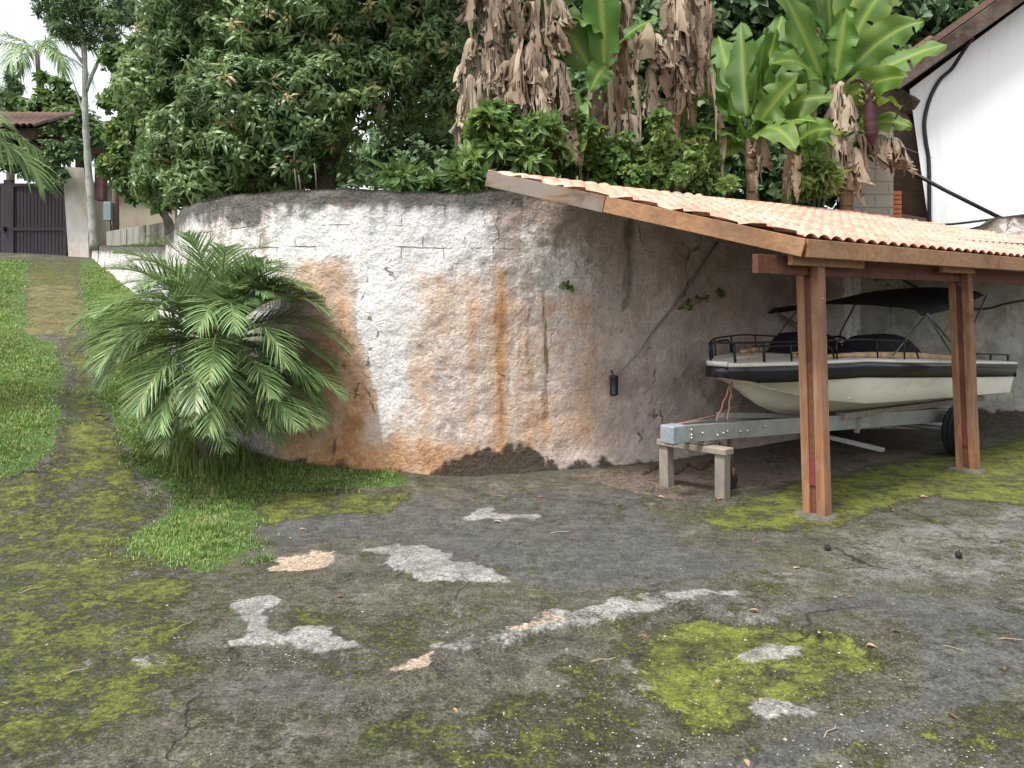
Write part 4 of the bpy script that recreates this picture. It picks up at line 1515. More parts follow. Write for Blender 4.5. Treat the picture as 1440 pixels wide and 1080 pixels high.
# block pier by the porch
pier = thing('brick_pier', 'unfinished pier of grey blocks and red hollow bricks beside porch', 'pier', P(1222, 330, 11.6))
m = MB(); pc = (P(1185, 330, 11.6) + P(1246, 330, 11.6)) / 2
wpx = (1248 - 1185) * 11.6 / FPX
m.box(pc + UP * .55, (wpx, .4, 2.0))
m.build('block_face', M['block'], pier, smooth=False)
for (xa, xb) in ((1247, 1259), (1207, 1219)):
    mb = MB()
    for k in range(13):
        z = 2.45 + k * .068
        if xa < 1240 and k > 6: break
        mb.box(np.array([(P((xa + xb) / 2, 300, 11.6))[0], 11.6 - (.19 if xa < 1240 else .0), z]), ((xb - xa) * 11.6 / FPX, .05 if xa < 1240 else .38, .055))
    mb.build('red_brick', M['red_brick'], pier, smooth=False)

# ------------------------------------------------------------------ gate end of the lane
GD = 23.0
def Pg(px, py, d=GD): return P(px, py, d)
gate = thing('metal_gate', 'dark purple ribbed metal gate at the top of the path', 'gate', Pg(40, 365))
def ribs(x0, x1, name):
    mb = MB()
    y = GD
    a, b = Pg(x0, 363), Pg(x1, 258)
    mb.box(((a[0] + b[0]) / 2, y + .03, (a[2] + b[2]) / 2), (b[0] - a[0], .02, b[2] - a[2]))
    n = int((b[0] - a[0]) / .1)
    for k in range(n + 1):
        mb.box((a[0] + (b[0] - a[0]) * k / n, y, (a[2] + b[2]) / 2), (.085, .014, b[2] - a[2] - .02))
    o = mb.build(name, M['gate_metal'], gate, smooth=False)
    fr = MB()
    for z in (a[2] + .06, a[2] + .85, b[2] - .05):
        fr.box(((a[0] + b[0]) / 2, y - .03, z), (b[0] - a[0], .06, .09))
    for x in (a[0] + .05, b[0] - .05):
        fr.box((x, y - .033, (a[2] + b[2]) / 2), (.1, .06, b[2] - a[2]))
    fr.build('frame', M['gate_metal'], gate, smooth=False)
ribs(16, 95, 'panel'); ribs(-70, 8, 'panel')
m = MB(); m.box(Pg(6, 322, GD - .1), (.06, .1, .14)); m.build('latch', M['black_metal'], gate, smooth=False)
m = MB(); m.box((Pg(12, 312)[0], GD - .0, Pg(12, 308)[2]), (.22, .12, 2.3)); m.build('gate_post', M['gate_metal'], gate, smooth=False)
m = MB(); m.box((Pg(45, 0)[0], GD - .15, Pg(45, 367)[2]), (3.4, .5, .12)); o = m.build('threshold', M['pillar_white'], None, smooth=False)
tag(o, 'pale concrete sill under the dark metal gate', 'threshold')
quad_box([Pg(97, 372, 22.8), Pg(88, 234, 22.8), Pg(118, 236, 22.8), Pg(123, 300, 22.8), Pg(125, 372, 22.8)], .45, 'gate_pillar', M['pillar_white'], None)
tag(bpy.data.objects['gate_pillar'], 'white plastered pillar standing at the gate edge', 'pillar')
M['post_brown'] = simple('post_brown', (.13, .07, .065), .8, .3, 5)
gh = thing('gatehouse', 'tiled gatehouse roof on brown posts over the metal gate', 'gatehouse', Pg(40, 300, 24))
mb = MB()
rx0, rx1 = Pg(-160, 0, 23.4)[0], Pg(70, 0, 23.4)[0]
zt_, ze_ = Pg(0, 150, 23.4)[2] + .15, Pg(0, 187, 23.4)[2]
n = 26
for k in range(n):
    x = rx0 + (rx1 - rx0) * (k + .5) / n
    w = (rx1 - rx0) / n
    a = np.linspace(0, math.pi, 9)
    V = np.array([[x + w * .52 * math.cos(t), 22.6 + 2.2 * q, ze_ + (zt_ - ze_) * q + .11 * math.sin(t)] for q in (0, .33, .331, .66, .661, 1) for t in a])
    V[:, 2] -= np.repeat([0, .0, -.03, -.03, -.06, -.06], 9) * -1
    mb.add(V, [grid_faces(6, 9)])
mb.build('roof', M['roof_brown'], gh)
m = MB()
m.bar(np.array([rx0, 22.9, ze_ - .16]), np.array([rx1 - .1, 22.9, ze_ - .16]), .18, .3)
m.bar(np.array([rx0, 24.2, ze_ - .1]), np.array([rx1 - .1, 24.2, ze_ - .1]), .18, .3)
m.build('beam', M['dark_wood'], gh, smooth=False)
V = [(rx0, 22.75, ze_ - .02), (rx1, 22.75, ze_ - .02), (rx1, 24.8, zt_ - .05), (rx0, 24.8, zt_ - .05)]
obj('ceiling', V, [[[0, 1, 2, 3]]], M['dark_wood'], gh, smooth=False)
for px, py0, py1, d in ((142, 262, 224, 24.0), (110, 240, 214, 23.6), (-110, 365, 200, 23.5)):
    m = MB(); m.bar(P(px, py0 + 20, d), P(px, py1 - 14, d), .26 if px == 142 else .12, .26 if px == 142 else .12, up=(0, 1, 0))
    m.build('post', M['post_brown'] if px == 142 else M['dark_wood'], gh, smooth=False)
m = MB(); m.bar(P(84, 209, 23.2), P(150, 214, 24), .16, .18); m.build('cross_beam', M['dark_wood'], gh, smooth=False)

quad_box([P(126, 345, 25), P(128, 259, 25), P(160, 262, 25), P(246, 266, 25), P(330, 262, 26), P(330, 345, 26)][:3] + [P(246, 266, 25), P(246, 345, 25)], .2, 'boundary_wall', M['beige_wall'])
tag(bpy.data.objects['boundary_wall'], 'beige plastered boundary wall behind the meter box', 'wall')
m = MB(); a, b = P(125, 257, 24.9), P(247, 264, 24.9); m.bar(a, b, .34, .06)
tag(m.build('coping', M['pillar_white'], bpy.data.objects['boundary_wall'], smooth=False))
sw = thing('stepped_wall', 'low grey stepped block wall on the grass behind low whitewashed wall', 'wall', P(190, 345, 19))
for (xa, xb, ya, d0, d1) in ((154, 182, 326, 20.6, 19.6), (181.5, 208, 322, 19.7, 18.7), (207.5, 236, 318, 18.8, 17.8)):
    a, b = P(xa, ya, d0), P(xb, ya, d1)
    b[2] = a[2]
    h = a[2] - 2.6
    m = MB(); m.bar(a - UP * h / 2, b - UP * h / 2, .16, h)
    m.build('wall_section', M['grey_block'], sw, smooth=False, bevel=.01)
up_ = thing('utility_pole', 'brown wooden pole carrying a grey meter box near beige wall', 'pole', P(164, 330, 21))
zs = [P(0, y, 21)[2] for y in (345, 260, 170)]
V, F = tube([(P(163, 0, 21)[0], 21, zs[0]), (P(162.5, 0, 21)[0], 21, zs[1]), (P(166, 0, 21)[0], 21, zs[2])], [.09, .085, .075], 10)
M['pole_wood'] = wood('pole_wood', (.13, .085, .065), (.22, .16, .13), 3, (6, 6, .6), .85)
obj('shaft', V, F, M['pole_wood'], up_)
m = MB(); m.box(P(152.5, 297.5, 20.85), (.2, .16, .5)); m.build('meter_box', M['meter_box'], up_, smooth=False, bevel=.015)
m = MB(); m.tube([P(155, 310, 20.85), P(156, 318, 20.85), P(157, 335, 20.9)], .02, 6); m.build('conduit', M['cable'], up_)

# ------------------------------------------------------------------ foliage
def cluster_templates(K, L, w, droop, nt, seed, spread=(25, 105)):
    r = np.random.default_rng(seed)
    out, tn = [], []
    for _ in range(nt):
        V, T = [], []
        for k in range(K):
            az = r.uniform(0, 6.283)
            el = math.radians(r.uniform(*spread))
            d = np.array([math.sin(el) * math.cos(az), math.sin(el) * math.sin(az), math.cos(el)])
            s = np.cross(d, [0, 0, 1.0]); s /= np.linalg.norm(s) + 1e-6
            nn = np.cross(s, d)
            roll = r.normal(0, .4)
            s, nn = s * math.cos(roll) + nn * math.sin(roll), nn * math.cos(roll) - s * math.sin(roll)
            l = L * r.uniform(.7, 1.15); ww = w * r.uniform(.75, 1.2)
            dr = droop * r.uniform(.5, 1.3)
            o = d * L * r.uniform(.02, .25) + np.array([0, 0, -1.0]) * L * r.uniform(0, .5)
            pt = lambda t, a: o + d * l * t * (1 - .15 * dr * t) + s * a * ww + nn * abs(a) * ww * .35 - np.array([0, 0, 1.0]) * dr * l * t * t
            V += [pt(0, 0), pt(.35, .5), pt(.35, -.5), pt(.72, .38), pt(.72, -.38), pt(1, 0), pt(.35, 0), pt(.72, 0)]
            T.append(r.random())
        out.append(V); tn.append(T)
    return np.array(out), np.array(tn)


LF = np.array([[0, 1, 6, 6], [0, 6, 2, 2], [1, 3, 7, 6], [6, 7, 4, 2], [3, 5, 7, 7], [7, 5, 4, 4]])
LTRI = [np.array([[0, 1, 6], [0, 6, 2], [3, 5, 7], [7, 5, 4]]), np.array([[1, 3, 7, 6], [6, 7, 4, 2]])]
TEMPL = {
    'mango': cluster_templates(15, .21, .055, .75, 10, 1),
    'oval': cluster_templates(14, .11, .055, .3, 8, 2),
    'far': cluster_templates(11, .3, .13, .35, 8, 3),
    'fine': cluster_templates(22, .2, .035, .5, 8, 4),
    'fern': cluster_templates(16, .2, .05, .45, 8, 5, (35, 100)),
    'vine': cluster_templates(10, .085, .06, .3, 8, 6),
}


def crown_mesh(name, pos, axis_, scale, kind, mat, parent, tint, seed):
    r = np.random.default_rng(seed)
    TV, TT = TEMPL[kind]
    n = len(pos)
    K8 = TV.shape[1]
    K = K8 // 8
    z = axis_ / (np.linalg.norm(axis_, axis=1)[:, None] + 1e-9)
    rv = r.normal(size=(n, 3))
    x = np.cross(rv, z); x /= np.linalg.norm(x, axis=1)[:, None] + 1e-9
    y = np.cross(z, x)
    R = np.stack([x, y, z], 2)
    ti = r.integers(0, len(TV), n)
    V = np.einsum('nij,nkj->nki', R, TV[ti] * scale[:, None, None]) + pos[:, None]
    t = np.repeat(tint[:, None], K, 1).astype(float)
    t[..., 1] = np.clip(t[..., 1] + (TT[ti] - .5) * .5, 0, 1)
    t[..., 0] = np.clip(t[..., 0] + r.normal(0, .12, (n, K)), 0, 1)
    t = np.repeat(t.reshape(-1, 3), 8, 0)
    i = (np.arange(n * K) * 8)[:, None, None]
    F = [(i + q[None]).reshape(-1, q.shape[1]) for q in LTRI]
    return obj(name, V.reshape(-1, 3), F, mat, parent, attrs={'tint': t})


def blob_points(blobs, dens, seed, shell=.72, bottom=.5):
    """cluster positions spread through ellipsoid lumps (centre, radii)"""
    r = np.random.default_rng(seed)
    P_, A_ = [], []
    for c, rad in blobs:
        rad = np.asarray(rad, float)
        n = max(4, int(dens * (rad[0] * rad[1] + rad[1] * rad[2] + rad[0] * rad[2]) * 4.2))
        d = r.normal(size=(n, 3)); d /= np.linalg.norm(d, axis=1)[:, None]
        d[:, 2] = np.where((d[:, 2] < -.3) & (r.random(n) < bottom), -d[:, 2], d[:, 2])
        k = shell + (1.08 - shell) * r.random(n) ** .8
        k = np.where(r.random(n) < .18, r.random(n) * shell, k)
        P_.append(np.asarray(c) + d * rad * k[:, None]); A_.append(d + np.array([0, 0, .35]) + r.normal(0, .3, (n, 3)))
    return np.concatenate(P_), np.concatenate(A_)


def lumps(c, rad, n, size, seed):
    """n irregular lumps filling an ellipsoid"""
    r = np.random.default_rng(seed)
    out = []
    for _ in range(n):
        d = r.normal(size=3); d /= np.linalg.norm(d)
        k = r.random() ** .45
        s = size * r.uniform(.6, 1.25)
        out.append((np.asarray(c) + d * np.asarray(rad) * k, (s * r.uniform(.85, 1.3), s * r.uniform(.85, 1.3), s * r.uniform(.6, .9))))
    return out


def tree(name, label, cat, base, trunks, blobs, kind, mat, dens, hue=(.4, .25), tan=0.0, scale=1.0, seed=1, bark='bark', group=None, shell=.72):
    t = thing(name, label, cat, base, group)
    if trunks:
        mb = MB()
        for k, (pts, r0, r1) in enumerate(trunks):
            sp = spline(pts, 6)
            rr = np.linspace(r0, r1, len(sp)) * (1 + .12 * np.sin(np.arange(len(sp)) * 2.1))
            mb.tube(sp, rr, 9)
        mb.build('trunk', M[bark], t)
    pos, ax = blob_points(blobs, dens, seed, shell)
    r = np.random.default_rng(seed + 50)
    n = len(pos)
    lump = vnoise(pos[:, 0] * 1.3 + 3, pos[:, 2] * 1.3 + pos[:, 1], seed)
    tint = np.stack([np.clip(hue[0] + hue[1] * (lump * 2 - 1) + r.normal(0, .12, n), 0, 1), np.clip(.5 + r.normal(0, .2, n), 0, 1),
                     (r.random(n) < tan) * r.uniform(.5, 1, n)], 1)
    crown_mesh('crown', pos, ax, scale * r.uniform(.75, 1.3, n), kind, M[mat], t, tint, seed)
    return t


# big tree over the wall
D = 12.0
bl = []
for px, py, rx, rz, dd in [(300, 70, 1.1, .9, .2), (400, 60, 1.2, .9, -.4), (500, 60, 1.1, .9, .3), (230, 130, .8, .6, .3), (340, 140, .9, .7, -.8), (440, 140, .9, .7, -.7), (580, 70, .8, .8, .3), (600, 140, .55, .5, .5),
                           (270, 200, .8, .6, -.5), (370, 215, .9, .6, -.8), (300, 262, .75, .45, -.6), (240, 225, .5, .45, .1), (460, 205, .5, .45, -.1), (410, 180, .7, .5, -1.0), (530, 120, .6, .6, -.3),
                           (620, 40, .8, .7, .8), (330, 10, 1.4, 1.0, 0), (450, -20, 1.6, 1.0, 0), (560, -10, 1.2, .9, .4), (250, 40, .6, .6, .6), (350, 255, .6, .35, .2), (500, -140, 1.8, 1.2, 0), (330, -130, 1.6, 1.2, .3),
                           (200, 110, .45, .4, .8), (560, 170, .35, .35, .6), (215, 260, .35, .35, .2)]:
    bl.append((P(px, py, D + dd), (rx, rx * .9, rz)))
tb = P(452, 275, D); tb[2] = terrace(tb[0], tb[1]) - .1
tree('mango_tree', 'broad dark leafy tree with tan new shoots leaning over the wall', 'tree', tb,
     [([tb, P(455, 250, D), P(475, 200, D), P(500, 120, D), P(520, 40, D), P(530, -60, D)], .2, .08),
      ([P(468, 215, D), P(430, 180, D - .2), P(380, 120, D - .3), P(330, 60, D)], .11, .04),
      ([P(455, 245, D), P(400, 225, D - .3), P(340, 200, D - .5), P(280, 190, D - .3)], .09, .03),
      ([P(490, 150, D), P(550, 110, D + .2), P(600, 60, D + .5)], .09, .03),
      ([P(445, 262, D + .3), P(395, 258, D), P(330, 262, D - .2)], .06, .02)],
     bl, 'mango', 'leaf_mango', 33, (.5, .38), .06, .76, 3)
# suckers, reeds behind the wall top
mb = MB()
for px, tp in ((418, 238), (424, 246), (446, 230)):
    mb.tube([P(px, 285, 9.4), P(px - 2, tp + 15, 9.4), P(px - 4, tp, 9.5)], .009, 6)
tag(mb.build('dry_stems', M['bark']), 'thin bare grey stems standing behind the wall top', 'stems')

# slender tree by the gate
D = 21.5
b0 = P(132, 345, D)
tree('slender_tree', 'slender tree with pale mottled trunk beside white gate pillar', 'tree', b0,
     [([P(133, 352, D), P(129, 300, D), P(124, 230, D), P(120, 160, D), P(119, 80, D), P(112, 20, D), P(104, -40, D)], .115, .05),
      ([P(120, 130, D), P(132, 100, D), P(150, 60, D), P(165, 20, D)], .06, .025), ([P(118, 90, D), P(95, 60, D), P(75, 30, D)], .05, .02),
      ([P(121, 170, D), P(108, 130, D), P(100, 105, D)], .035, .012)],
     [(P(px, py, D + dd), (r_, r_, r_ * .75)) for px, py, r_, dd in [(120, 15, .9, 0), (75, 20, .6, .3), (150, 25, .7, -.3), (110, 50, .6, 0), (170, 10, .6, .4), (90, -25, 1, 0), (140, -40, 1.2, .3), (150, 55, .35, 0), (195, 30, .35, .2), (60, -10, .5, 0), (85, 45, .4, 0)]],
     'fine', 'leaf_far', 16, (.45, .3), .0, .95, 5, 'pale_bark', shell=.4)
# light green young tree over the stepped wall
D = 17.5
b0 = P(238, 318, D)
tree('young_tree', 'young bright green tree leaning over the stepped grey wall', 'tree', b0,
     [([P(246, 330, D), P(230, 300, D), P(205, 262, D), P(175, 235, D), P(142, 221, D + .3)], .1, .035), ([P(214, 276, D), P(205, 240, D), P(190, 205, D)], .06, .02),
      ([P(226, 296, D), P(240, 262, D), P(236, 226, D)], .06, .02), ([P(190, 247, D), P(180, 190, D), P(172, 120, D)], .05, .02)],
     [(P(px, py, D + dd), (r_, r_, r_ * .8)) for px, py, r_, dd in [(160, 232, .35, 0), (185, 215, .45, .3), (215, 235, .4, -.2), (175, 185, .4, .3), (200, 160, .5, .3), (225, 195, .45, 0), (165, 140, .4, .3), (205, 110, .5, .5), (170, 262, .22, 0), (225, 288, .25, 0), (165, 85, .45, .6), (205, 70, .4, .6), (190, 280, .18, 0), (240, 140, .5, .5), (230, 90, .4, .9)]],
     'oval', 'leaf_bright', 34, (.5, .4), .06, 1.45, 7, shell=.3)
# over the gatehouse
D = 26
tree('gatehouse_bush', 'bright green bushy tree rising over the gatehouse roof', 'tree', P(80, 300, D), [([P(82, 320, D), P(80, 250, D), P(82, 190, D), P(78, 130, D)], .09, .03)],
     [(P(px, py, D + dd), (r_, r_, r_ * .75)) for px, py, r_, dd in [(70, 158, .6, 0), (95, 165, .6, -.3), (50, 165, .45, .2), (115, 175, .55, -.4), (40, 150, .4, .5), (85, 120, .3, 0), (60, 110, .22, .1), (100, 140, .4, 0), (130, 190, .5, -.5), (65, 135, .3, 0)]],
     'far', 'leaf_bright', 18, (.4, .3), .02, .85, 9, shell=.4)
D = 22.3
tree('climber', 'dark green climbing plant hanging over the top of metal gate', 'climber', P(60, 262, D), [([P(88, 250, D), P(74, 222, D), P(56, 214, D), P(40, 225, D)], .03, .012)],
     [(P(px, py, D + dd), (r_, r_ * .6, r_ * .8)) for px, py, r_, dd in [(48, 225, .35, 0), (68, 232, .4, 0), (82, 245, .3, 0), (40, 245, .3, .1), (60, 250, .3, 0), (95, 220, .35, 0), (72, 208, .3, 0), (105, 205, .3, .1), (20, 232, .35, .1), (5, 225, .35, .1), (-20, 235, .4, 0), (30, 215, .3, .2)]],
     'oval', 'leaf_far', 42, (.5, .25), .0, 1.4, 12, shell=.4)
D = 34
tree('conifer_tree', 'hazy grey green conifer at the far end beyond gatehouse', 'tree', P(15, 300, D), [([P(15, 320, D), P(15, 200, D), P(14, 90, D)], .2, .05)],
     [(P(15 + q * (1 if k % 2 else -1), 110 + 13 * k, D), (.35 + .09 * k, .35 + .09 * k, .3)) for k, q in enumerate([1, 3, 5, 8, 9, 12, 12])] + [(P(-30, 150, D), (1.3, 1, 1.3))],
     'fine', 'leaf_far', 15, (.6, .2), 0, 1.2, 14, shell=.3)
# backdrop trees, each its own
BT = [
    ('sparse_tree', 'thin sparse tree with sky showing through right of broad dark tree', [(560, 215), (600, 190), (640, 230), (575, 250), (620, 255), (640, 160), (600, 235)], 18, 1.0, 'oval', 'leaf_far', 9, (.45, .2), 2.1, (628, 330, 628, 100)),
    ('shade_tree', 'tall shady tree behind the first dry banana stems', [(690, 60), (760, 40), (720, 130), (680, 0), (780, 110), (650, 90), (800, 10), (740, -40), (690, 190), (760, 200)], 19, 1.5, 'far', 'leaf_far', 10, (.3, .2), 1.0, (738, 330, 735, 20)),
    ('shade_tree', 'dark tree whose crown fills the gap behind middle banana leaves', [(850, 40), (920, 30), (880, 110), (840, 150), (940, 110), (900, 190), (970, 60), (860, -40), (950, -40), (960, 180), (840, 220)], 18, 1.6, 'far', 'leaf_far', 13, (.3, .2), 1.0, (900, 330, 898, 20)),
    ('shade_tree', 'deep green dense tree behind upright green banana leaves', [(1020, 30), (1090, 20), (1050, 100), (1120, 90), (1010, 140), (1080, 180), (1150, 160), (1000, -50), (1120, -40), (1010, 220), (1110, 240)], 17, 1.6, 'far', 'leaf_far', 15, (.25, .2), 1.0, (1062, 330, 1060, 20)),
    ('shade_tree', 'very dark leafy tree rising behind the white house roof', [(1300, 30), (1370, 40), (1330, 100), (1260, 110), (1400, 80), (1240, 30), (1280, -40), (1380, -60), (1200, 80), (1200, 160), (1440, 20), (1180, 0), (1250, 180)], 20, 1.7, 'far', 'leaf_far', 14, (.25, .2), 1.05, (1300, 330, 1310, 20)),
    ('leafy_tree', 'light green leafy tree filling the gap above gate and pillar', [(110, 195), (150, 205), (190, 215), (60, 205), (20, 195), (90, 170), (-20, 190)], 29, .85, 'oval', 'leaf_bright', 20, (.5, .3), 2.0, (112, 330, 112, 215)),
    ('far_tree', 'pale hazy tree glimpsed low between dark tree and banana stems', [(540, 250), (600, 262), (650, 258), (690, 250), (500, 240), (570, 225)], 26, 1.3, 'far', 'leaf_far', 6, (.65, .2), .9, (600, 330, 600, 230)),
    ('far_tree', 'hazy tree behind the broad dark tree above beige wall', [(240, 215), (280, 190), (260, 250), (330, 220), (200, 240), (310, 260), (400, 250), (450, 220), (390, 200), (470, 250)], 27, 1.3, 'far', 'leaf_far', 6, (.55, .25), 1.1, (262, 330, 260, 130)),
]
for k, (nm, lab, pts, D, r_, kind, mat, dens, hue, sc, tk) in enumerate(BT):
    rr = np.random.default_rng(70 + k)
    bb = [(P(px, py, D + rr.uniform(-1.2, 1.2)), (r_ * rr.uniform(.7, 1.2), r_ * rr.uniform(.7, 1.1), r_ * rr.uniform(.6, .95))) for px, py in pts]
    b = P(tk[0], tk[1], D); b[2] = float(terrace(b[0], b[1])) - .2
    tree(nm, lab, 'tree', b, [([b, P(tk[0] + 4, 200, D), P(tk[2], tk[3], D), P(tk[2] + 6, tk[3] - 60, D)], .22, .08)] +
         [([P(tk[2], tk[3] + 60, D), P((tk[2] + pts[q][0]) / 2, (tk[3] + pts[q][1]) / 2, D), P(pts[q][0], pts[q][1], D)], .08, .02) for q in (0, 1, 3)],
         bb, kind, mat, dens * .8, hue, 0, sc, 80 + k, shell=.5)

# shrubs along the wall top
SH = [
    ('fern_bush', 'feathery light green fern bush at the high corner of tiled roof', [(700, 205, .28), (725, 190, .25), (745, 200, .28), (685, 220, .22), (715, 228, .28), (760, 215, .2), (735, 228, .22)], 8.5, 'fern', 'leaf_fern', 46, (.4, .3), 1.0),
    ('low_bush', 'low dark green ferny bush on the wall top beside roof corner', [(600, 255, .16), (640, 256, .2), (670, 250, .22), (655, 240, .2), (690, 255, .15), (570, 262, .1), (620, 262, .14)], 8.3, 'fern', 'leaf_fern', 50, (.1, .2), .9),
    ('leafy_shrub', 'leafy green shrub spilling onto the roof under dry banana leaf', [(800, 225, .25), (830, 240, .25), (790, 205, .2), (850, 232, .25), (815, 205, .2), (845, 250, .2), (775, 215, .2)], 8.9, 'vine', 'leaf_fern', 105, (.25, .4), .95),
    ('leafy_shrub', 'denser leafy shrub spilling onto the roof between middle banana stems', [(880, 240, .3), (915, 235, .3), (900, 215, .25), (935, 250, .28), (880, 258, .2), (925, 268, .18), (950, 230, .25), (865, 222, .2)], 9.0, 'vine', 'leaf_fern', 105, (.3, .4), .95),
    ('leafy_shrub', 'leafy shrub thinning out along the roof edge toward green bananas', [(965, 250, .28), (990, 262, .25), (1005, 250, .2), (975, 225, .22), (1012, 268, .14), (955, 268, .2), (990, 240, .2)], 9.3, 'vine', 'leaf_fern', 100, (.35, .4), .95),
    ('fern_plant', 'small bright fern between two green banana plants', [(1140, 255, .18), (1128, 262, .14), (1155, 265, .12), (1140, 240, .12)], 10.0, 'fern', 'leaf_fern', 55, (.5, .3), .9),
    ('understorey_bush', 'dark bush filling the shade below green banana plants', [(1020, 240, .4), (1080, 255, .4), (1060, 225, .35), (1130, 240, .4), (1160, 265, .3), (1010, 200, .3), (1180, 240, .35), (1150, 285, .3), (1110, 285, .3)], 11.8, 'vine', 'leaf_far', 34, (.2, .2), 2.0),
    ('understorey_bush', 'dark bush filling the shade below the dry banana stems', [(700, 240, .5), (770, 235, .5), (830, 200, .45), (880, 190, .4), (740, 180, .4), (930, 220, .4), (660, 230, .3), (800, 160, .35)], 11.5, 'vine', 'leaf_far', 26, (.3, .25), 2.2),
]
for k, (nm, lab, bl, D, kind, mat, dens, hue, sc) in enumerate(SH):
    q5 = np.random.default_rng(500 + k)
    bb = []
    for px, py, r_ in bl:
        for _ in range(4):
            o5 = q5.normal(0, .55, 3) * r_ + np.array([0, -.1, .12 * r_])
            s5 = r_ * q5.uniform(.3, .62)
            bb.append((P(px, py, D) + o5, (s5, s5, s5 * q5.uniform(.6, 1.3))))
    b = P(bl[0][0], 300, D); b[2] = float(terrace(b[0], b[1])) - .05
    st = [([b + np.array([(q[0][0] - b[0]) * .3, 0, 0]), (b + q[0]) / 2 + np.array([.05, 0, 0]), q[0]], .02, .008) for q in bb[::3]]
    tree(nm, lab, 'shrub', b, st, bb, kind, mat, dens * 1.25, (hue[0] + .1, hue[1] + .1), .01, sc, 120 + k, shell=.45)
# weeds rooted in the wall
for k, (lab, pts) in enumerate([('small leafy weed growing from the wall beside slanting pipe', [(955, 432), (965, 424), (978, 420), (990, 418), (968, 432)]),
                                ('tiny leafy weed clinging to the wall nearest the boat bow', [(1008, 408), (1014, 412), (1010, 415)]),
                                ('small yellowish weed on the wall under the gable board', [(795, 398), (800, 405), (790, 400)])]):
    ps = np.array([on_wall(px, py, .04)[0] for px, py in pts])
    n_ = on_wall(pts[0][0], pts[0][1], 0)[1]
    ax = np.tile(n_ + np.array([0, 0, .5]), (len(ps), 1))
    tint = np.tile([.35, .45, 0.0], (len(ps), 1))
    wd = thing('wall_weed', lab, 'weed', ps[0])
    crown_mesh('foliage', ps, ax, np.full(len(ps), .55), 'vine', M['leaf_fern'], wd, tint, 160 + k)
    MB().tube(ps, .004, 5).build('stem', M['stem_green'], wd)
TUFT = [((545, 668), 'small green weed tuft at the wall foot beside grass strip end'), ((726, 654), 'small green weed growing from the black stained wall foot'), ((372, 788), 'grass tuft sprouting from concrete beside the pinkish patch')]
for k, ((px, py), lab) in enumerate(TUFT):
    p = G(px, py)
    r = np.random.default_rng(k)
    x = p[0] + r.normal(0, .035, 60); y = p[1] - .02 + r.normal(0, .03, 60)
    o = grass_mesh('weed_tuft', x, y, .07, '', terr, 40 + k)
    del o['kind']
    tag(o, lab, 'weed')

r = np.random.default_rng(77)
th_ = r.uniform(0, 6.283, 420)
rr_ = .1 + .3 * r.random(420) ** .7
o = grass_mesh('grass_clump', -2.74 + rr_ * np.cos(th_), 7.1 + rr_ * np.sin(th_) * .8 - .08, .26, '', terr, 91)
del o['kind']
tag(o, 'taller grass clump growing round the base of bushy palm', 'grass clump')

# ------------------------------------------------------------------ feather palm
def frond(L, elev, arch, nl=46, ll=.3, lw=.011, seed=0, droopl=.5):
    """one feather leaf growing along +X from the origin"""
    r = np.random.default_rng(seed)
    n = 26
    ang = math.radians(elev) - math.radians(arch) * np.linspace(0, 1, n) ** 1.3
    ds = L / (n - 1)
    p = np.zeros((n, 3))
    for i in range(1, n):
        p[i] = p[i - 1] + ds * np.array([math.cos(ang[i - 1]), 0, math.sin(ang[i - 1])])
    mb = MB()
    rr = np.linspace(.011, .0025, n)
    V, F = tube(p, rr, 6)
    mb.add(V, F, np.tile([.75, .6, .35], (len(V), 1)) * 1.0)
    V, Fq, T = [], [], []
    k0 = 0
    for t in np.linspace(.16, .99, nl):
        i = min(int(t * (n - 1)), n - 2)
        f = t * (n - 1) - i
        o = p[i] * (1 - f) + p[i + 1] * f
        tg = (p[i + 1] - p[i]) / ds
        up = np.array([-tg[2], 0, tg[0]])
        le = ll * (math.sin(math.pi * min(1, (t - .08) / .9) ** .75) ** .6 * .9 + .12)
        for s in (-1, 1):
            l = le * r.uniform(.88, 1.1)
            fw = math.radians(r.normal(52 - 22 * t, 5))
            vee = math.radians(r.normal(24, 7))
            d = tg * math.cos(fw) + (np.array([0, s * math.cos(vee), 0]) + up * math.sin(vee)) * math.sin(fw)
            d /= np.linalg.norm(d)
            sd = np.cross(d, up); sd /= np.linalg.norm(sd)
            dr = droopl * r.uniform(.6, 1.3)
            m = 5
            for q in range(m):
                u = q / (m - 1)
                c = o + d * l * u - np.array([0, 0, 1.0]) * dr * l * u * u * .6
                w = lw * (1 - u ** 2.2) * (.55 + .45 * min(1, u * 5)) + .0006
                V += [c - sd * w, c + up * w * .4, c + sd * w] if False else [c - sd * w, c + sd * w]
            for q in range(m - 1):
                a = k0 + q * 2
                Fq.append([a, a + 1, a + 3, a + 2])
            tn = [np.clip(r.normal(.5, .25), 0, 1), r.random(), 0.0 if r.random() > .04 else .7]
            T += [tn] * (2 * m)
            k0 += 2 * m
    mb.add(V, [np.array(Fq)], np.array(T))
    return np.concatenate(mb.V), mb.F, np.concatenate(mb.A)


FM = {}
def frond_mesh(key, **k):
    if key not in FM:
        V, F, T = frond(**k)
        me = mesh_data('frond', V, F, {'tint': T})
        me.materials.append(M['leaf_palm'])
        FM[key] = me
    return FM[key]


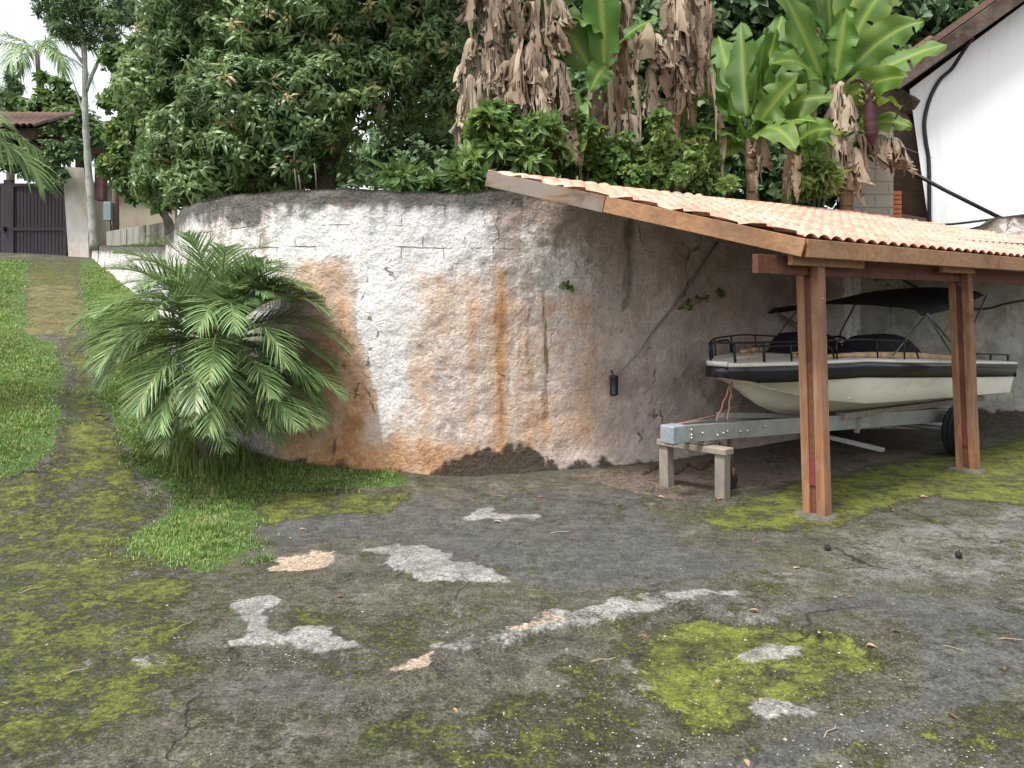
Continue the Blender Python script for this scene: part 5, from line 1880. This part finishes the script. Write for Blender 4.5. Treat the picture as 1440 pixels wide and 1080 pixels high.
palm = thing('feather_palm', 'bushy feather palm with arching fronds against the curved wall', 'palm', (-2.74, 7.12, float(terr(np.array(-2.74), np.array(7.12)))))
ctr = np.array([-2.66, 7.08, 1.4])
base = np.array([-2.78, 7.18, .1])
V, F = tube(spline([base, (base + ctr) / 2, ctr - UP * .06], 8), np.linspace(.12, .09, 17) * (1 + .1 * np.sin(np.arange(17) * 2.2)), 14)
obj('trunk', V, F, M['bark'], palm)
r = np.random.default_rng(21)
nf = 78
for k in range(nf):
    t = k / (nf - 1)
    az = k * 2.39996 + r.normal(0, .12)
    el = 86 - 108 * t ** .9 + r.normal(0, 6)
    if math.cos(az) < -.25 and math.sin(az) < .3:
        el = max(el, 14 + 20 * r.random())
    L = 1.08 + .22 * math.sin(math.pi * min(t * 1.15, 1)) * r.uniform(.7, 1.1)
    d = np.array([math.cos(az), math.sin(az)])
    # keep fronds clear of the wall behind
    reach = L * .8 * math.cos(math.radians(max(min(el, 60), -20)) * .6)
    tip = ctr[:2] + d * reach
    if tip[1] > wall_y(tip[0]) - .08:
        el = max(el, 62)
        L = min(L, 1.05)
        tip = ctr[:2] + d * L * .62
        if tip[1] > wall_y(tip[0]) - .03:
            az += 1.3 if d[0] < 0 else -1.3
    ek = int(round(np.clip(el, -25, 85) / 15))
    var = k % 2
    me = frond_mesh((ek, var), L=1.2, elev=ek * 15, arch=(78 if ek > 3 else 84 if ek > 1 else 66 if ek > 0 else 48) + 14 * var, seed=40 + ek * 2 + var, ll=.35, droopl=.32 + .16 * var, nl=56, lw=.006)
    o = bpy.data.objects.new('frond', me)
    COL.objects.link(o)
    o.parent = palm
    o.location = Vector(ctr - wloc(palm)) + Vector((d[0] * .05, d[1] * .05, -.12 * t))
    o.rotation_euler = (r.normal(0, .15), 0, az)
    s = L / 1.2
    o.scale = (s, s, s)
for k, (az, el, L) in enumerate([(-1.75, -12, 1.05), (-1.2, -8, 1.1), (-.7, -10, 1.1), (-1.9, 2, 1.0), (-.95, -24, .95), (-1.5, -26, .9), (-1.3, -22, .9), (-.4, 4, 1.15), (-.15, 20, 1.15), (-2.9, 5, 1.2), (-2.7, 25, 1.2), (3.0, 40, 1.2), (2.7, 55, 1.2)]):
    me = frond_mesh((int(round(el / 15)), k % 2), L=1.2, elev=int(round(el / 15)) * 15, arch=60, seed=140 + k, ll=.35, droopl=.4, nl=56, lw=.006)
    o = bpy.data.objects.new('frond', me); COL.objects.link(o); o.parent = palm
    o.location = Vector(ctr - wloc(palm)) + Vector((.05 * math.cos(az), .05 * math.sin(az), -.08)); o.rotation_euler = (r.normal(0, .15), 0, az); o.scale = (L / 1.2,) * 3
for k in range(9):
    az = -1.95 + k * .24
    me = frond_mesh((1, k % 2), L=1.2, elev=15, arch=66 + 14 * (k % 2), seed=42 + k % 2, ll=.35, droopl=.4, nl=56, lw=.006)
    o = bpy.data.objects.new('frond', me); COL.objects.link(o); o.parent = palm
    s = .78 + .2 * (k % 2)
    o.location = Vector(ctr - wloc(palm)) + Vector((.05 * math.cos(az), .05 * math.sin(az), -.42)); o.rotation_euler = (r.normal(0, .15), 0, az); o.scale = (s,) * 3
for k in range(8):
    az = -2.0 + k * .27
    me = frond_mesh((2, k % 2), L=1.2, elev=30, arch=84 + 14 * (k % 2), seed=44 + k % 2, ll=.35, droopl=.4, nl=56, lw=.006)
    o = bpy.data.objects.new('frond', me); COL.objects.link(o); o.parent = palm
    s = .62 + .16 * (k % 2)
    o.location = Vector(ctr - wloc(palm)) + Vector((.06 * math.cos(az), .06 * math.sin(az), -.78)); o.rotation_euler = (r.normal(0, .15), 0, az); o.scale = (s,) * 3
for az, el, L, dz in ((-.25, 15, 1.3, -.3), (-.5, 0, 1.25, -.35), (-.1, 30, 1.3, -.1), (-.7, 15, 1.25, -.5)):
    me = frond_mesh((el // 15, 0), L=1.2, elev=el, arch=66, seed=40 + el, ll=.35, droopl=.4, nl=56, lw=.006)
    o = bpy.data.objects.new('frond', me); COL.objects.link(o); o.parent = palm
    o.location = Vector(ctr - wloc(palm)) + Vector((.05, -.05, dz)); o.rotation_euler = (0, 0, az); o.scale = (L / 1.2,) * 3
# brown dead frond hanging by the trunk
V, F, T = frond(.75, -40, 40, 24, .17, .006, 77, .8)
T[:, 2] = 1
me = mesh_data('dead_frond', V, F, {'tint': T}); me.materials.append(M['leaf_palm'])
for az in (-2.25, -1.2):
    o = bpy.data.objects.new('dead_frond', me); COL.objects.link(o); o.parent = palm
    o.location = Vector(ctr - wloc(palm)) + Vector((0, -.05, -.25)); o.rotation_euler = (0, 0, az)
# palm at the left edge of the picture
pl = thing('palm_tree', 'palm whose bright frond tips reach in near the gate', 'palm', P(-170, 420, 8))
c2 = P(-120, 215, 7.6)
V, F = tube([np.array([c2[0], c2[1], terr(c2[0], c2[1]) - .1]), np.array([c2[0], c2[1], c2[2] - .8]), c2], [.17, .14, .1], 12)
obj('trunk', V, F, M['bark'], pl)
for k, (az, el, L, roll) in enumerate([(-.12, 22, 1.55, .1), (.1, 30, 1.35, -.3), (-.35, 30, 1.4, .2), (-.7, 35, 1.2, 0), (.8, 40, 1.2, 0), (1.9, 40, 1.2, 0), (-2, 45, 1.2, 0), (3, 45, 1.2, 0), (-.3, 55, 1.15, .2)]):
    me = frond_mesh(('edge', k % 3), L=1.3, elev=25 + 12 * (k % 3), arch=95, seed=60 + k % 3, ll=.4, nl=46, droopl=1.1, lw=.012)
    o = bpy.data.objects.new('frond', me); COL.objects.link(o); o.parent = pl
    o.location = Vector(c2 - wloc(pl)); o.rotation_euler = (roll, 0, az); o.scale = (L / 1.3,) * 3
# distant feather palm crown against the sky
pd = thing('tall_palm', 'distant palm with drooping blue green fronds against white sky', 'palm', P(60, 330, 30))
c3 = P(52, 72, 30)
V, F = tube([P(64, 330, 30), P(60, 200, 30), c3], [.12, .1, .08], 10)
obj('trunk', V, F, M['bark'], pd)
for k in range(9):
    az = k * 2.4
    me = frond_mesh(('tall', k % 3), L=2.6, elev=[50, 25, 5][k % 3], arch=95, seed=90 + k % 3, ll=.75, nl=30, droopl=1.3, lw=.03)
    o = bpy.data.objects.new('frond', me); COL.objects.link(o); o.parent = pd
    o.location = Vector(c3 - wloc(pd)); o.rotation_euler = (0, 0, az)

# ------------------------------------------------------------------ banana plants
def blade(b, c, t, Wd, nrm, seed=0, n=34, fold=.3, wave=.085, torn=.0, pet=.16, crumple=0.0, yellow=.0, curl=.2):
    r = np.random.default_rng(seed)
    b, c, t = (np.asarray(v, float) for v in (b, c, t))
    q = np.linspace(0, 1, n)[:, None]
    mid = b * (1 - q) ** 2 + 2 * c * q * (1 - q) + t * q * q
    tan = np.gradient(mid, axis=0); tan /= np.linalg.norm(tan, axis=1)[:, None]
    L = np.linalg.norm(np.diff(mid, axis=0), axis=1).sum()
    side = np.cross(tan, np.asarray(nrm, float)); side /= np.linalg.norm(side, axis=1)[:, None] + 1e-9
    nn = np.cross(side, tan)
    s = np.clip((q[:, 0] - pet) / (1 - pet), 0, 1)
    w = Wd / 2 * np.clip(np.sin(math.pi * s ** .72), 0, 1) ** .55
    w = np.maximum(w, .012 * (1 - q[:, 0]) + .004)
    if crumple:
        w = w * (.45 + 1.1 * vnoise(q[:, 0] * 7, q[:, 0] * 0 + seed, seed))
    ks = np.array([-1, -.75, -.5, -.25, -.05, 0, .05, .25, .5, .75, 1])
    V = np.zeros((n, len(ks), 3))
    for j, a in enumerate(ks):
        aa = abs(a)
        sg = 1 if a > 0 else -1
        wv = wave * np.sin(s * 17 + sg * 1.3 + seed) * aa ** 2 + wave * .6 * (vnoise(s * 22, s * 0 + a * 3 + seed, 1) - .5) * aa
        off = fold * aa * w - curl * aa * aa * w + wv * Wd
        lat = a * w
        if crumple:
            zig = crumple * Wd * (np.abs(((aa * 2.4 + .25 * np.sin(s * 9 + seed)) % 1) - .5) - .25) * 1.6
            off = off + zig + crumple * Wd * .7 * (vnoise(s * 6 + 3 * sg, s * 0 + a * 2, seed) - .5)
            lat = lat * (.62 + .3 * vnoise(s * 9, s * 0 + sg, seed + 3))
        V[:, j] = mid + side * lat[:, None] + nn * off[:, None]
        if torn:
            V[:, j] += -UP * (aa ** 1.5 * torn * Wd * .5 * vnoise(s * 14, s * 0 + sg, seed + 7))[:, None]
    F = grid_faces(n, len(ks))
    if torn:
        row = F[:, 0] // len(ks); colm = F[:, 0] % len(ks)
        bad = np.zeros(len(F), bool)
        for i in range(n - 1):
            for sg in (0, 1):
                if r.random() < torn * .6 and s[i] > .05:
                    dep = r.integers(1, 4)
                    bad |= (row == i) & ((colm < dep) if sg else (colm > len(ks) - 2 - dep))
        F = F[~bad]
    T = np.zeros((n, len(ks), 3))
    T[..., 0] = np.clip(.35 + .35 * vnoise(s * 4, s * 0 + seed, 2)[:, None] + .5 * (np.abs(ks) <= .05)[None], 0, 1)
    T[..., 1] = np.clip(.45 + .3 * r.normal() * .4 + .2 * (np.abs(ks) <= .05)[None], 0, 1)
    T[..., 2] = np.clip(yellow * (np.abs(ks)[None] ** 3 * 1.2) * (.3 + 1.2 * vnoise(s * 8, s * 0, seed)[:, None]) + .35 * (np.abs(ks) <= .05)[None], 0, 1)
    if crumple:
        T[..., 0] = np.clip(vnoise(s * 5, s * 0 + 1, seed)[:, None] * .9 + r.uniform(-.3, .3), 0, 1)
        T[..., 2] = np.clip(vnoise(s * 9, s * 0 + 5, seed)[:, None] * 1.2 - .75, 0, 1)
        T[..., 1] = r.uniform(.2, .8)
    uv = np.stack([np.repeat((s * L)[:, None], len(ks), 1), np.repeat(ks[None], n, 0)], 2).reshape(-1, 2)
    return V.reshape(-1, 3), [F], T.reshape(-1, 3), uv


def banana_leaf(par, b, t, Wd, sag=.25, seed=0, mat='leaf_banana', name='leaf', face=None, **k):
    b, t = np.asarray(b, float), np.asarray(t, float)
    L = np.linalg.norm(t - b)
    c = (b + t) / 2 + UP * sag * L
    if face is None:
        rr = np.random.default_rng(seed + 900)
        face = np.array([rr.normal(0, .55), -.75, .65 + rr.normal(0, .25)])
    V, F, T, uv = blade(b, c, t, Wd, face, seed, **k)
    return obj(name, V, F, M[mat], par, attrs={'tint': T}, uv=uv)


def hang_leaf(par, px, py0, py1, d, Wd, seed, out=.18, dx=0, **k):
    """a dead leaf: its stalk leaves the stem, breaks over and the withered blade hangs"""
    r = np.random.default_rng(seed)
    b = P(px, py0, d)
    drop = (py1 - py0) * d / FPX
    lat = dx * d / FPX
    th = r.uniform(-2.4, -.7) if abs(dx) < 8 else (r.uniform(-1.0, .1) if dx > 0 else r.uniform(-3.2, -2.1))
    o2 = np.array([math.cos(th), math.sin(th), 0])
    n = 26
    q = np.linspace(0, 1, n)
    tent = Wd > .27
    if tent:      # midrib arches outwards, both halves hang from it like a tent
        Lm = .12 + .34 * Wd * r.uniform(.7, 1.2)
        mid = b + o2 * (Lm * np.sin(q * 1.35) / .97)[:, None] + UP * (.12 * np.sin(q * math.pi * .8) - .75 * drop * q ** 2.4)[:, None]
        hang = drop * .62
    else:         # a ribbon folded down along the stem
        mid = b + o2 * (.16 * np.sin(np.clip(q * 4, 0, math.pi / 2)) + .03 * np.sin(q * 9 + seed))[:, None] + UP * (.06 * np.sin(np.clip(q * 6, 0, math.pi)) - drop * np.clip((q - .12) / .88, 0, 1))[:, None]
        mid += np.array([1.0, 0, 0]) * (lat * .7 * q ** 1.5 + .025 * np.sin(q * 5 + seed))[:, None]
        hang = 0
    ks = np.array([-1, -.7, -.4, -.12, 0, .12, .4, .7, 1])
    V = np.zeros((n, 9, 3))
    side0 = np.array([-o2[1], o2[0], 0])
    tw = r.normal(0, .8) + r.normal(0, .9) * q
    prof = np.clip(np.sin(math.pi * np.clip(q * .93 + .07, 0, 1) ** .8), .04, 1) ** .6 * (.55 + .9 * vnoise(q * 5, q * 0 + seed, 3)) 
    for jx, a in enumerate(ks):
        aa, sg = abs(a), (1 if a > 0 else -1)
        wob = vnoise(q * 5 + 7 * sg, q * 0 + aa * 2 + seed, 6) - .5
        wob2 = vnoise(q * 13 + 3 * sg, q * 0 + aa * 5 + seed, 7) - .5
        if tent:
            spread = (.05 + .1 * aa) * sg * (aa > 0) + .16 * wob * aa
            V[:, jx] = mid + side0 * (spread * Wd * 1.9)[:, None] - UP * (hang * prof * aa * (1 + .7 * wob + .3 * wob2))[:, None] + o2 * ((.12 * wob2 + .1 * (vnoise(q * 30, q * 0 + aa * 7 + seed, 8) - .5)) * aa + .05 * aa)[:, None] + side0 * (.08 * (vnoise(q * 24, q * 0 + aa * 4 + seed * 2, 9) - .5) * aa)[:, None]
        else:
            w = Wd * .36 * prof
            sdv = side0 * np.cos(tw)[:, None] + o2 * np.sin(tw)[:, None]
            nv = -side0 * np.sin(tw)[:, None] + o2 * np.cos(tw)[:, None]
            fold = .55 * aa * w + .1 * Wd * wob
            V[:, jx] = mid + sdv * (a * w * .75)[:, None] + nv * (fold)[:, None] - UP * (aa * .12 * wob2)[:, None]
    F = grid_faces(n, 9)
    row, cm = F[:, 0] // 9, F[:, 0] % 9
    bad = np.zeros(len(F), bool)
    for i_ in range(2, n - 1):
        for sg in (0, 1):
            if r.random() < .34:
                dep = r.integers(1, 4)
                bad |= (row == i_) & ((cm < dep) if sg else (cm > 7 - dep))
    F = F[~bad]
    T = np.zeros((n, 9, 3))
    pale = r.uniform(-.1, .95)
    T[..., 0] = np.clip(pale + .5 * (vnoise(q * 4, q * 0 + seed, 1)[:, None] - .5) - .15 * np.abs(ks)[None], 0, 1)
    T[..., 1] = r.uniform(.25, .8)
    T[..., 2] = np.clip(vnoise(q * 7, q * 0 + seed, 9)[:, None] * 1.3 - .8, 0, 1)
    L = .9
    uv = np.stack([np.repeat((q * L)[:, None], 9, 1), np.repeat(ks[None], n, 0)], 2).reshape(-1, 2)
    return obj('dead_leaf', V.reshape(-1, 3), [F], M['leaf_dead'], par, attrs={'tint': T.reshape(-1, 3)}, uv=uv)


def stem(par, pts, r0, r1, mat='stem_banana'):
    sp = spline(pts, 8)
    n = len(sp)
    mb = MB()
    mb.tube(sp, np.linspace(r0, r1, n) * (1 + .05 * np.sin(np.arange(n) * 1.3)), 14)
    # old sheaths wrapped round the stem
    for k in range(4):
        i = 2 + k * max(1, n // 5)
        if i + 4 >= n: break
        seg = sp[i:i + 5] + np.array([.02 * math.cos(k * 2), -.03, 0])
        mb.tube(seg, np.linspace(r0, r1, n)[i] * np.array([.9, 1.0, 1.0, .85, .5]), 9, False)
    return mb.build('pseudostem', M[mat], par)


seedc = [300]
def nxt():
    seedc[0] += 1
    return seedc[0]


GRP = None
def dry_banana(label, d, stempts, r0, hangs):
    b = P(stempts[0][0], 300, d); b[2] = float(terrace(b[0], b[1]))
    t = thing('banana_plant', label, 'banana plant', b)
    stem(t, [b - UP * .1] + [P(x, y, d) for x, y in stempts], r0, r0 * .75)
    for (px, y0, y1, w, dx) in hangs:
        hang_leaf(t, px, y0, y1, d - .06, w, nxt(), dx=dx)
    return t


def skirt(cx, spread, y0, y1, n, seed, wr=(.08, .35), lr=(60, 150)):
    r = np.random.default_rng(seed)
    out = []
    for k in range(n):
        y = y0 + (y1 - y0) * (k + r.random()) / n
        x = cx + r.uniform(-.3, .3) * spread
        dx = r.uniform(-1, 1) * spread * .6
        out.append((x, y, min(y + r.uniform(*lr), y1 + 60), r.uniform(*wr), dx))
    return out


A = dry_banana('dry banana plant with thick bare brown stem at the roof corner', 9.0, [(706, 240), (700, 160), (692, 60), (690, -60)], .105,
               skirt(692, 46, -70, 125, 26, 1) + [(668, 110, 215, .3, -12), (660, 150, 240, .32, 5), (672, 60, 150, .3, -18), (680, -20, 70, .4, -18), (700, -10, 60, .4, 20)])
banana_leaf(A, P(706, 188, 8.9), P(680, 140, 8.8), .14, .1, nxt(), pet=.05)
B = dry_banana('dry banana plant with pale folded leaves trailing to the roof', 8.7, [(757, 245), (753, 160), (752, 70), (754, -60)], .09,
               skirt(746, 38, -70, 130, 30, 2) + [(772, 90, 172, .34, 18), (776, 100, 200, .3, 14), (785, 150, 215, .26, 12), (792, 190, 245, .2, 16), (728, 95, 150, .34, -14), (765, 40, 100, .42, 22), (770, 0, 65, .4, 10), (770, 85, 160, .2, -8), (735, 120, 172, .22, -8)])
C_ = dry_banana('dry banana plant with long frayed leaf under two green leaves', 9.2, [(872, 245), (868, 160), (874, 70), (880, -60)], .085,
               skirt(868, 34, -60, 170, 24, 3, (.1, .24), (90, 170)) + [(842, 115, 190, .26, -6), (838, 160, 225, .26, 4), (878, -20, 120, .2, -22), (858, 90, 215, .14, 8)])
for b, t_, w, sg, yl in [((842, 112), (762, -30), .46, -.1, 0), ((852, 130), (838, -90), .46, .03, 0), ((860, 60), (800, 25), .4, .25, 0), ((858, 95), (830, 128), .3, .4, 0), ((870, 60), (930, 25), .3, .15, 0), ((858, 180), (812, 215), .3, .35, .9)]:
    banana_leaf(C_, P(*b, 8.75), P(*t_, 8.55), w, sg, nxt(), yellow=yl, torn=.1)
D_ = dry_banana('dry banana plant with broad brown sail shaped leaf midway up', 9.1, [(944, 245), (946, 160), (955, 70), (962, -60)], .1,
               skirt(948, 36, -60, 110, 22, 4) + [(905, 55, 130, .55, 14), (912, 95, 215, .3, 6), (925, 60, 135, .6, 10), (908, 120, 230, .22, 14), (920, 150, 240, .22, 12), (912, 40, 120, .4, -4)])
banana_leaf(D_, P(960, 200, 9.3), P(970, 78, 9.2), .3, .0, nxt(), pet=.2, yellow=.2)
E_ = dry_banana('dry banana plant reduced to a long thin twisted hanging leaf', 9.3, [(968, 245), (972, 160), (978, 60), (982, -60)], .07,
               skirt(976, 22, -60, 80, 12, 5, (.12, .28)) + [(984, 40, 150, .14, 6), (986, 70, 200, .12, 10), (990, 130, 262, .13, 14), (988, -30, 90, .2, 2)])
stem(E_, [P(984, 60, 9.8), P(986, 0, 9.8), P(990, -70, 9.8)], .1, .09, 'pole') if False else None


def green_banana(label, d, stempts, r0, leaves, hangs=()):
    b = P(stempts[0][0], 300, d); b[2] = float(terrace(b[0], b[1]))
    t = thing('banana_plant', label, 'banana plant', b)
    stem(t, [b - UP * .1] + [P(x, y, d) for x, y in stempts], r0, r0 * .5, 'stem_green' if r0 < .075 else 'stem_banana')
    for (bx, by, tx_, ty_, dd, w, sg, yl, torn) in leaves:
        banana_leaf(t, P(bx, by, d), P(tx_, ty_, d + dd), w * 1.08, sg, nxt(), yellow=yl, torn=max(torn, .12))
    for (px, y0, y1, w, dx) in hangs:
        hang_leaf(t, px, y0, y1, d - .1, w, nxt(), dx=dx)
    return t


green_banana('green banana plant with wide upright leaves in open fan shape', 9.8, [(1058, 262), (1054, 225), (1050, 195)], .085,
             [(1048, 200, 1000, 90, -.5, .52, .05, 0, .05), (1046, 205, 984, 180, -.7, .4, .12, 0, .1), (1052, 190, 1042, 30, .5, .46, .0, 0, 0), (1053, 185, 1078, 38, .1, .36, .0, .1, 0),
              (1056, 190, 1125, 105, -.6, .5, .12, .15, 0), (1058, 200, 1150, 172, -.8, .34, .25, .2, .1), (1050, 190, 1100, 20, .9, .5, .02, 0, .05), (1046, 198, 1010, 50, .8, .5, .05, 0, .05),
              (1048, 205, 995, 225, -.5, .3, .3, .3, .1), (1052, 180, 1092, 40, .5, .42, .02, 0, 0), (1050, 195, 972, 128, -.6, .46, .32, .1, .1), (1056, 195, 1172, 138, -.7, .46, .34, .25, .1), (1054, 200, 1120, 210, -.9, .36, .45, .4, .1)],
             [(1066, 195, 262, .3, 4), (1052, 215, 275, .2, -4)])
green_banana('smaller green banana plant with dry brown stem leaning beside it', 9.9, [(1106, 270), (1110, 235), (1114, 205)], .07,
             [(1113, 208, 1172, 182, -.5, .34, .3, .1, .1), (1114, 205, 1190, 190, -.3, .3, .35, .6, .1), (1114, 200, 1112, 140, -.2, .34, .1, .2, 0), (1110, 205, 1062, 168, -.4, .36, .25, 0, .05), (1112, 208, 1135, 150, .3, .34, .1, .1, 0)],
             [(1104, 215, 280, .2, -4), (1112, 225, 285, .18, 5), (1098, 235, 282, .16, -3)])
H = green_banana('tallest green banana plant with purple bud hanging below its leaves', 10.3, [(1190, 290), (1186, 230), (1176, 170), (1172, 120)], .1,
             [(1166, 150, 1118, 30, .3, .5, .0, 0, .05), (1166, 140, 1090, -30, -.4, .5, .1, .1, .1), (1170, 120, 1162, -40, .2, .5, .0, 0, .2), (1172, 130, 1190, 10, -.2, .44, .0, 0, .1), (1174, 140, 1332, 62, -.5, .42, .12, .1, .1),
              (1176, 150, 1275, 108, -.9, .4, .22, .3, .1), (1174, 120, 1255, -20, .3, .5, .3, .7, .35), (1172, 150, 1100, 130, -.5, .4, .25, .15, .1), (1186, 165, 1268, 150, -.6, .36, .45, .8, .1), (1190, 190, 1282, 178, -.4, .34, .3, .5, .2),
              (1180, 160, 1150, 40, .5, .5, .0, 0, 0), (1172, 120, 1240, -90, .5, .6, .2, .2, .3), (1170, 110, 1120, -80, .5, .6, .2, 0, .3), (1176, 195, 1130, 225, -.6, .35, .3, .5, .1), (1172, 130, 1300, 30, -.3, .44, .3, .2, .15), (1170, 140, 1085, 90, -.7, .44, .34, .2, .12)],
             [(1190, 120, 195, .3, -10), (1200, 140, 215, .34, -8), (1182, 185, 262, .34, -10), (1172, 200, 262, .3, -6), (1205, 190, 262, .36, 6), (1196, 215, 285, .3, 2), (1184, 230, 300, .3, 14), (1238, 200, 268, .62, 8), (1222, 195, 262, .5, 8), (1246, 205, 262, .4, 14), (1170, 225, 285, .24, -6)])
sp = spline([P(1190, 120, 10.1), P(1210, 112, 9.95), P(1222, 128, 9.9), P(1224, 170, 9.9), P(1227, 205, 9.9)], 8)
n_ = len(sp)
rad = np.interp(np.linspace(0, 1, n_), [0, .3, .45, .8, .9, 1], [.025, .03, .07, .085, .075, .01]) * (1 + .1 * np.sin(np.arange(n_) * 2.5))
V, F = tube(sp, rad, 14)
obj('flower_bud', V, F, M['purple_bud'], H)
mb = MB()
for k in range(26):
    an = k * 2.4; z = 120 + k * 1.1
    c = P(1222, z, 9.9) + np.array([.07 * math.cos(an), .07 * math.sin(an), 0])
    mb.tube([c, c + np.array([.05 * math.cos(an), .05 * math.sin(an), .05])], [.018, .01], 6)
mb.build('fruit', M['stem_green'], H)
green_banana('banana plant far back with ragged leaves touching the picture top', 12.5, [(1140, 200), (1145, 120), (1150, 40)], .1,
             [(1150, 60, 1090, -20, .2, .7, .3, 0, .45), (1150, 50, 1170, -60, .2, .7, .1, 0, .4), (1152, 50, 1240, 20, -.2, .7, .35, .4, .4), (1150, 60, 1260, 60, -.4, .6, .35, .6, .4), (1152, 60, 1310, -30, 0, .7, .3, .2, .4), (1148, 60, 1080, 60, .3, .6, .3, .1, .4)])
green_banana('small banana plant with yellow green leaf between dry stems', 10.2, [(815, 265), (812, 230), (808, 205)], .06,
             [(808, 210, 800, 140, -.3, .34, .05, .6, 0), (808, 210, 780, 150, .2, .34, .1, .1, .1), (810, 205, 840, 130, .3, .34, .1, .2, .1), (812, 205, 790, 110, .6, .4, .1, 0, .1), (808, 215, 850, 190, -.2, .3, .3, .3, .1)])

# pale trunk just behind the dry bananas
tree('pale_trunk_tree', 'pale smooth trunk of a tall tree behind thin twisted banana leaf', 'tree', P(975, 300, 12),
     [([P(968, 310, 12), P(972, 200, 12), P(978, 80, 12), P(985, -80, 12)], .17, .13)], [(P(985, -170, 12), (1.6, 1.6, .8)), (P(930, -150, 12.5), (1.2, 1.2, .7)), (P(1060, -160, 12.5), (1.2, 1.2, .7))], 'far', 'leaf_far', 7, (.3, .2), 0, 1, 200, 'pale_bark')

# ------------------------------------------------------------------ light, sky, camera
SUN_EL, SUN_ROT = math.radians(64), math.radians(222)
w = bpy.data.worlds.new('World')
scene.world = w
w.use_nodes = True
nt = w.node_tree
bg = nt.nodes['Background']
sky = nt.nodes.new('ShaderNodeTexSky')
sky.sky_type = 'NISHITA'
sky.sun_disc = False
sky.sun_elevation = SUN_EL
sky.sun_rotation = SUN_ROT
sky.air_density = 1.0
sky.dust_density = 3.0
sky.ozone_density = 1.0
tc = nt.nodes.new('ShaderNodeTexCoord')
ns = nt.nodes.new('ShaderNodeTexNoise')
ns.inputs['Scale'].default_value = 2.6
ns.inputs['Detail'].default_value = 8
ns.inputs['Roughness'].default_value = .6
nt.links.new(tc.outputs['Generated'], ns.inputs['Vector'])
mr = nt.nodes.new('ShaderNodeMapRange')
mr.interpolation_type = 'SMOOTHSTEP'
mr.inputs[1].default_value = .34; mr.inputs[2].default_value = .6
mr.inputs[3].default_value = .55; mr.inputs[4].default_value = 1
nt.links.new(ns.outputs['Fac'], mr.inputs[0])
hs = nt.nodes.new('ShaderNodeHueSaturation')
hs.inputs['Saturation'].default_value = .12
hs.inputs['Value'].default_value = 1.5
nt.links.new(sky.outputs[0], hs.inputs['Color'])
mx = nt.nodes.new('ShaderNodeMix'); mx.data_type = 'RGBA'
nt.links.new(mr.outputs[0], mx.inputs['Factor'])
nt.links.new(sky.outputs[0], mx.inputs[6])
nt.links.new(hs.outputs[0], mx.inputs[7])
nt.links.new(mx.outputs[2], bg.inputs['Color'])
bg.inputs['Strength'].default_value = .15
sd = bpy.data.lights.new('sun', 'SUN')
sd.energy = 3.1
sd.angle = math.radians(12)
sd.color = (1, .96, .9)
so = bpy.data.objects.new('sun', sd)
COL.objects.link(so)
dirv = Vector((math.sin(SUN_ROT) * math.cos(SUN_EL), math.cos(SUN_ROT) * math.cos(SUN_EL), math.sin(SUN_EL)))
so.rotation_euler = dirv.to_track_quat('Z', 'Y').to_euler()
so.location = (0, 0, 20)

cd = bpy.data.cameras.new('camera')
cd.sensor_width = 36
cd.lens = 36 * FPX / 1440
cd.shift_y = -(540 - HY) / 1440
cd.clip_end = 2000
cam = bpy.data.objects.new('camera', cd)
COL.objects.link(cam)
cam.location = (0, 0, EYE)
cam.rotation_euler = (math.radians(90), 0, 0)
scene.camera = cam
scene.view_settings.view_transform = 'Standard'
scene.view_settings.look = 'None'
scene.view_settings.exposure = .58
scene.view_settings.gamma = 1
scene.cycles.max_bounces = 8
scene.cycles.transparent_max_bounces = 8
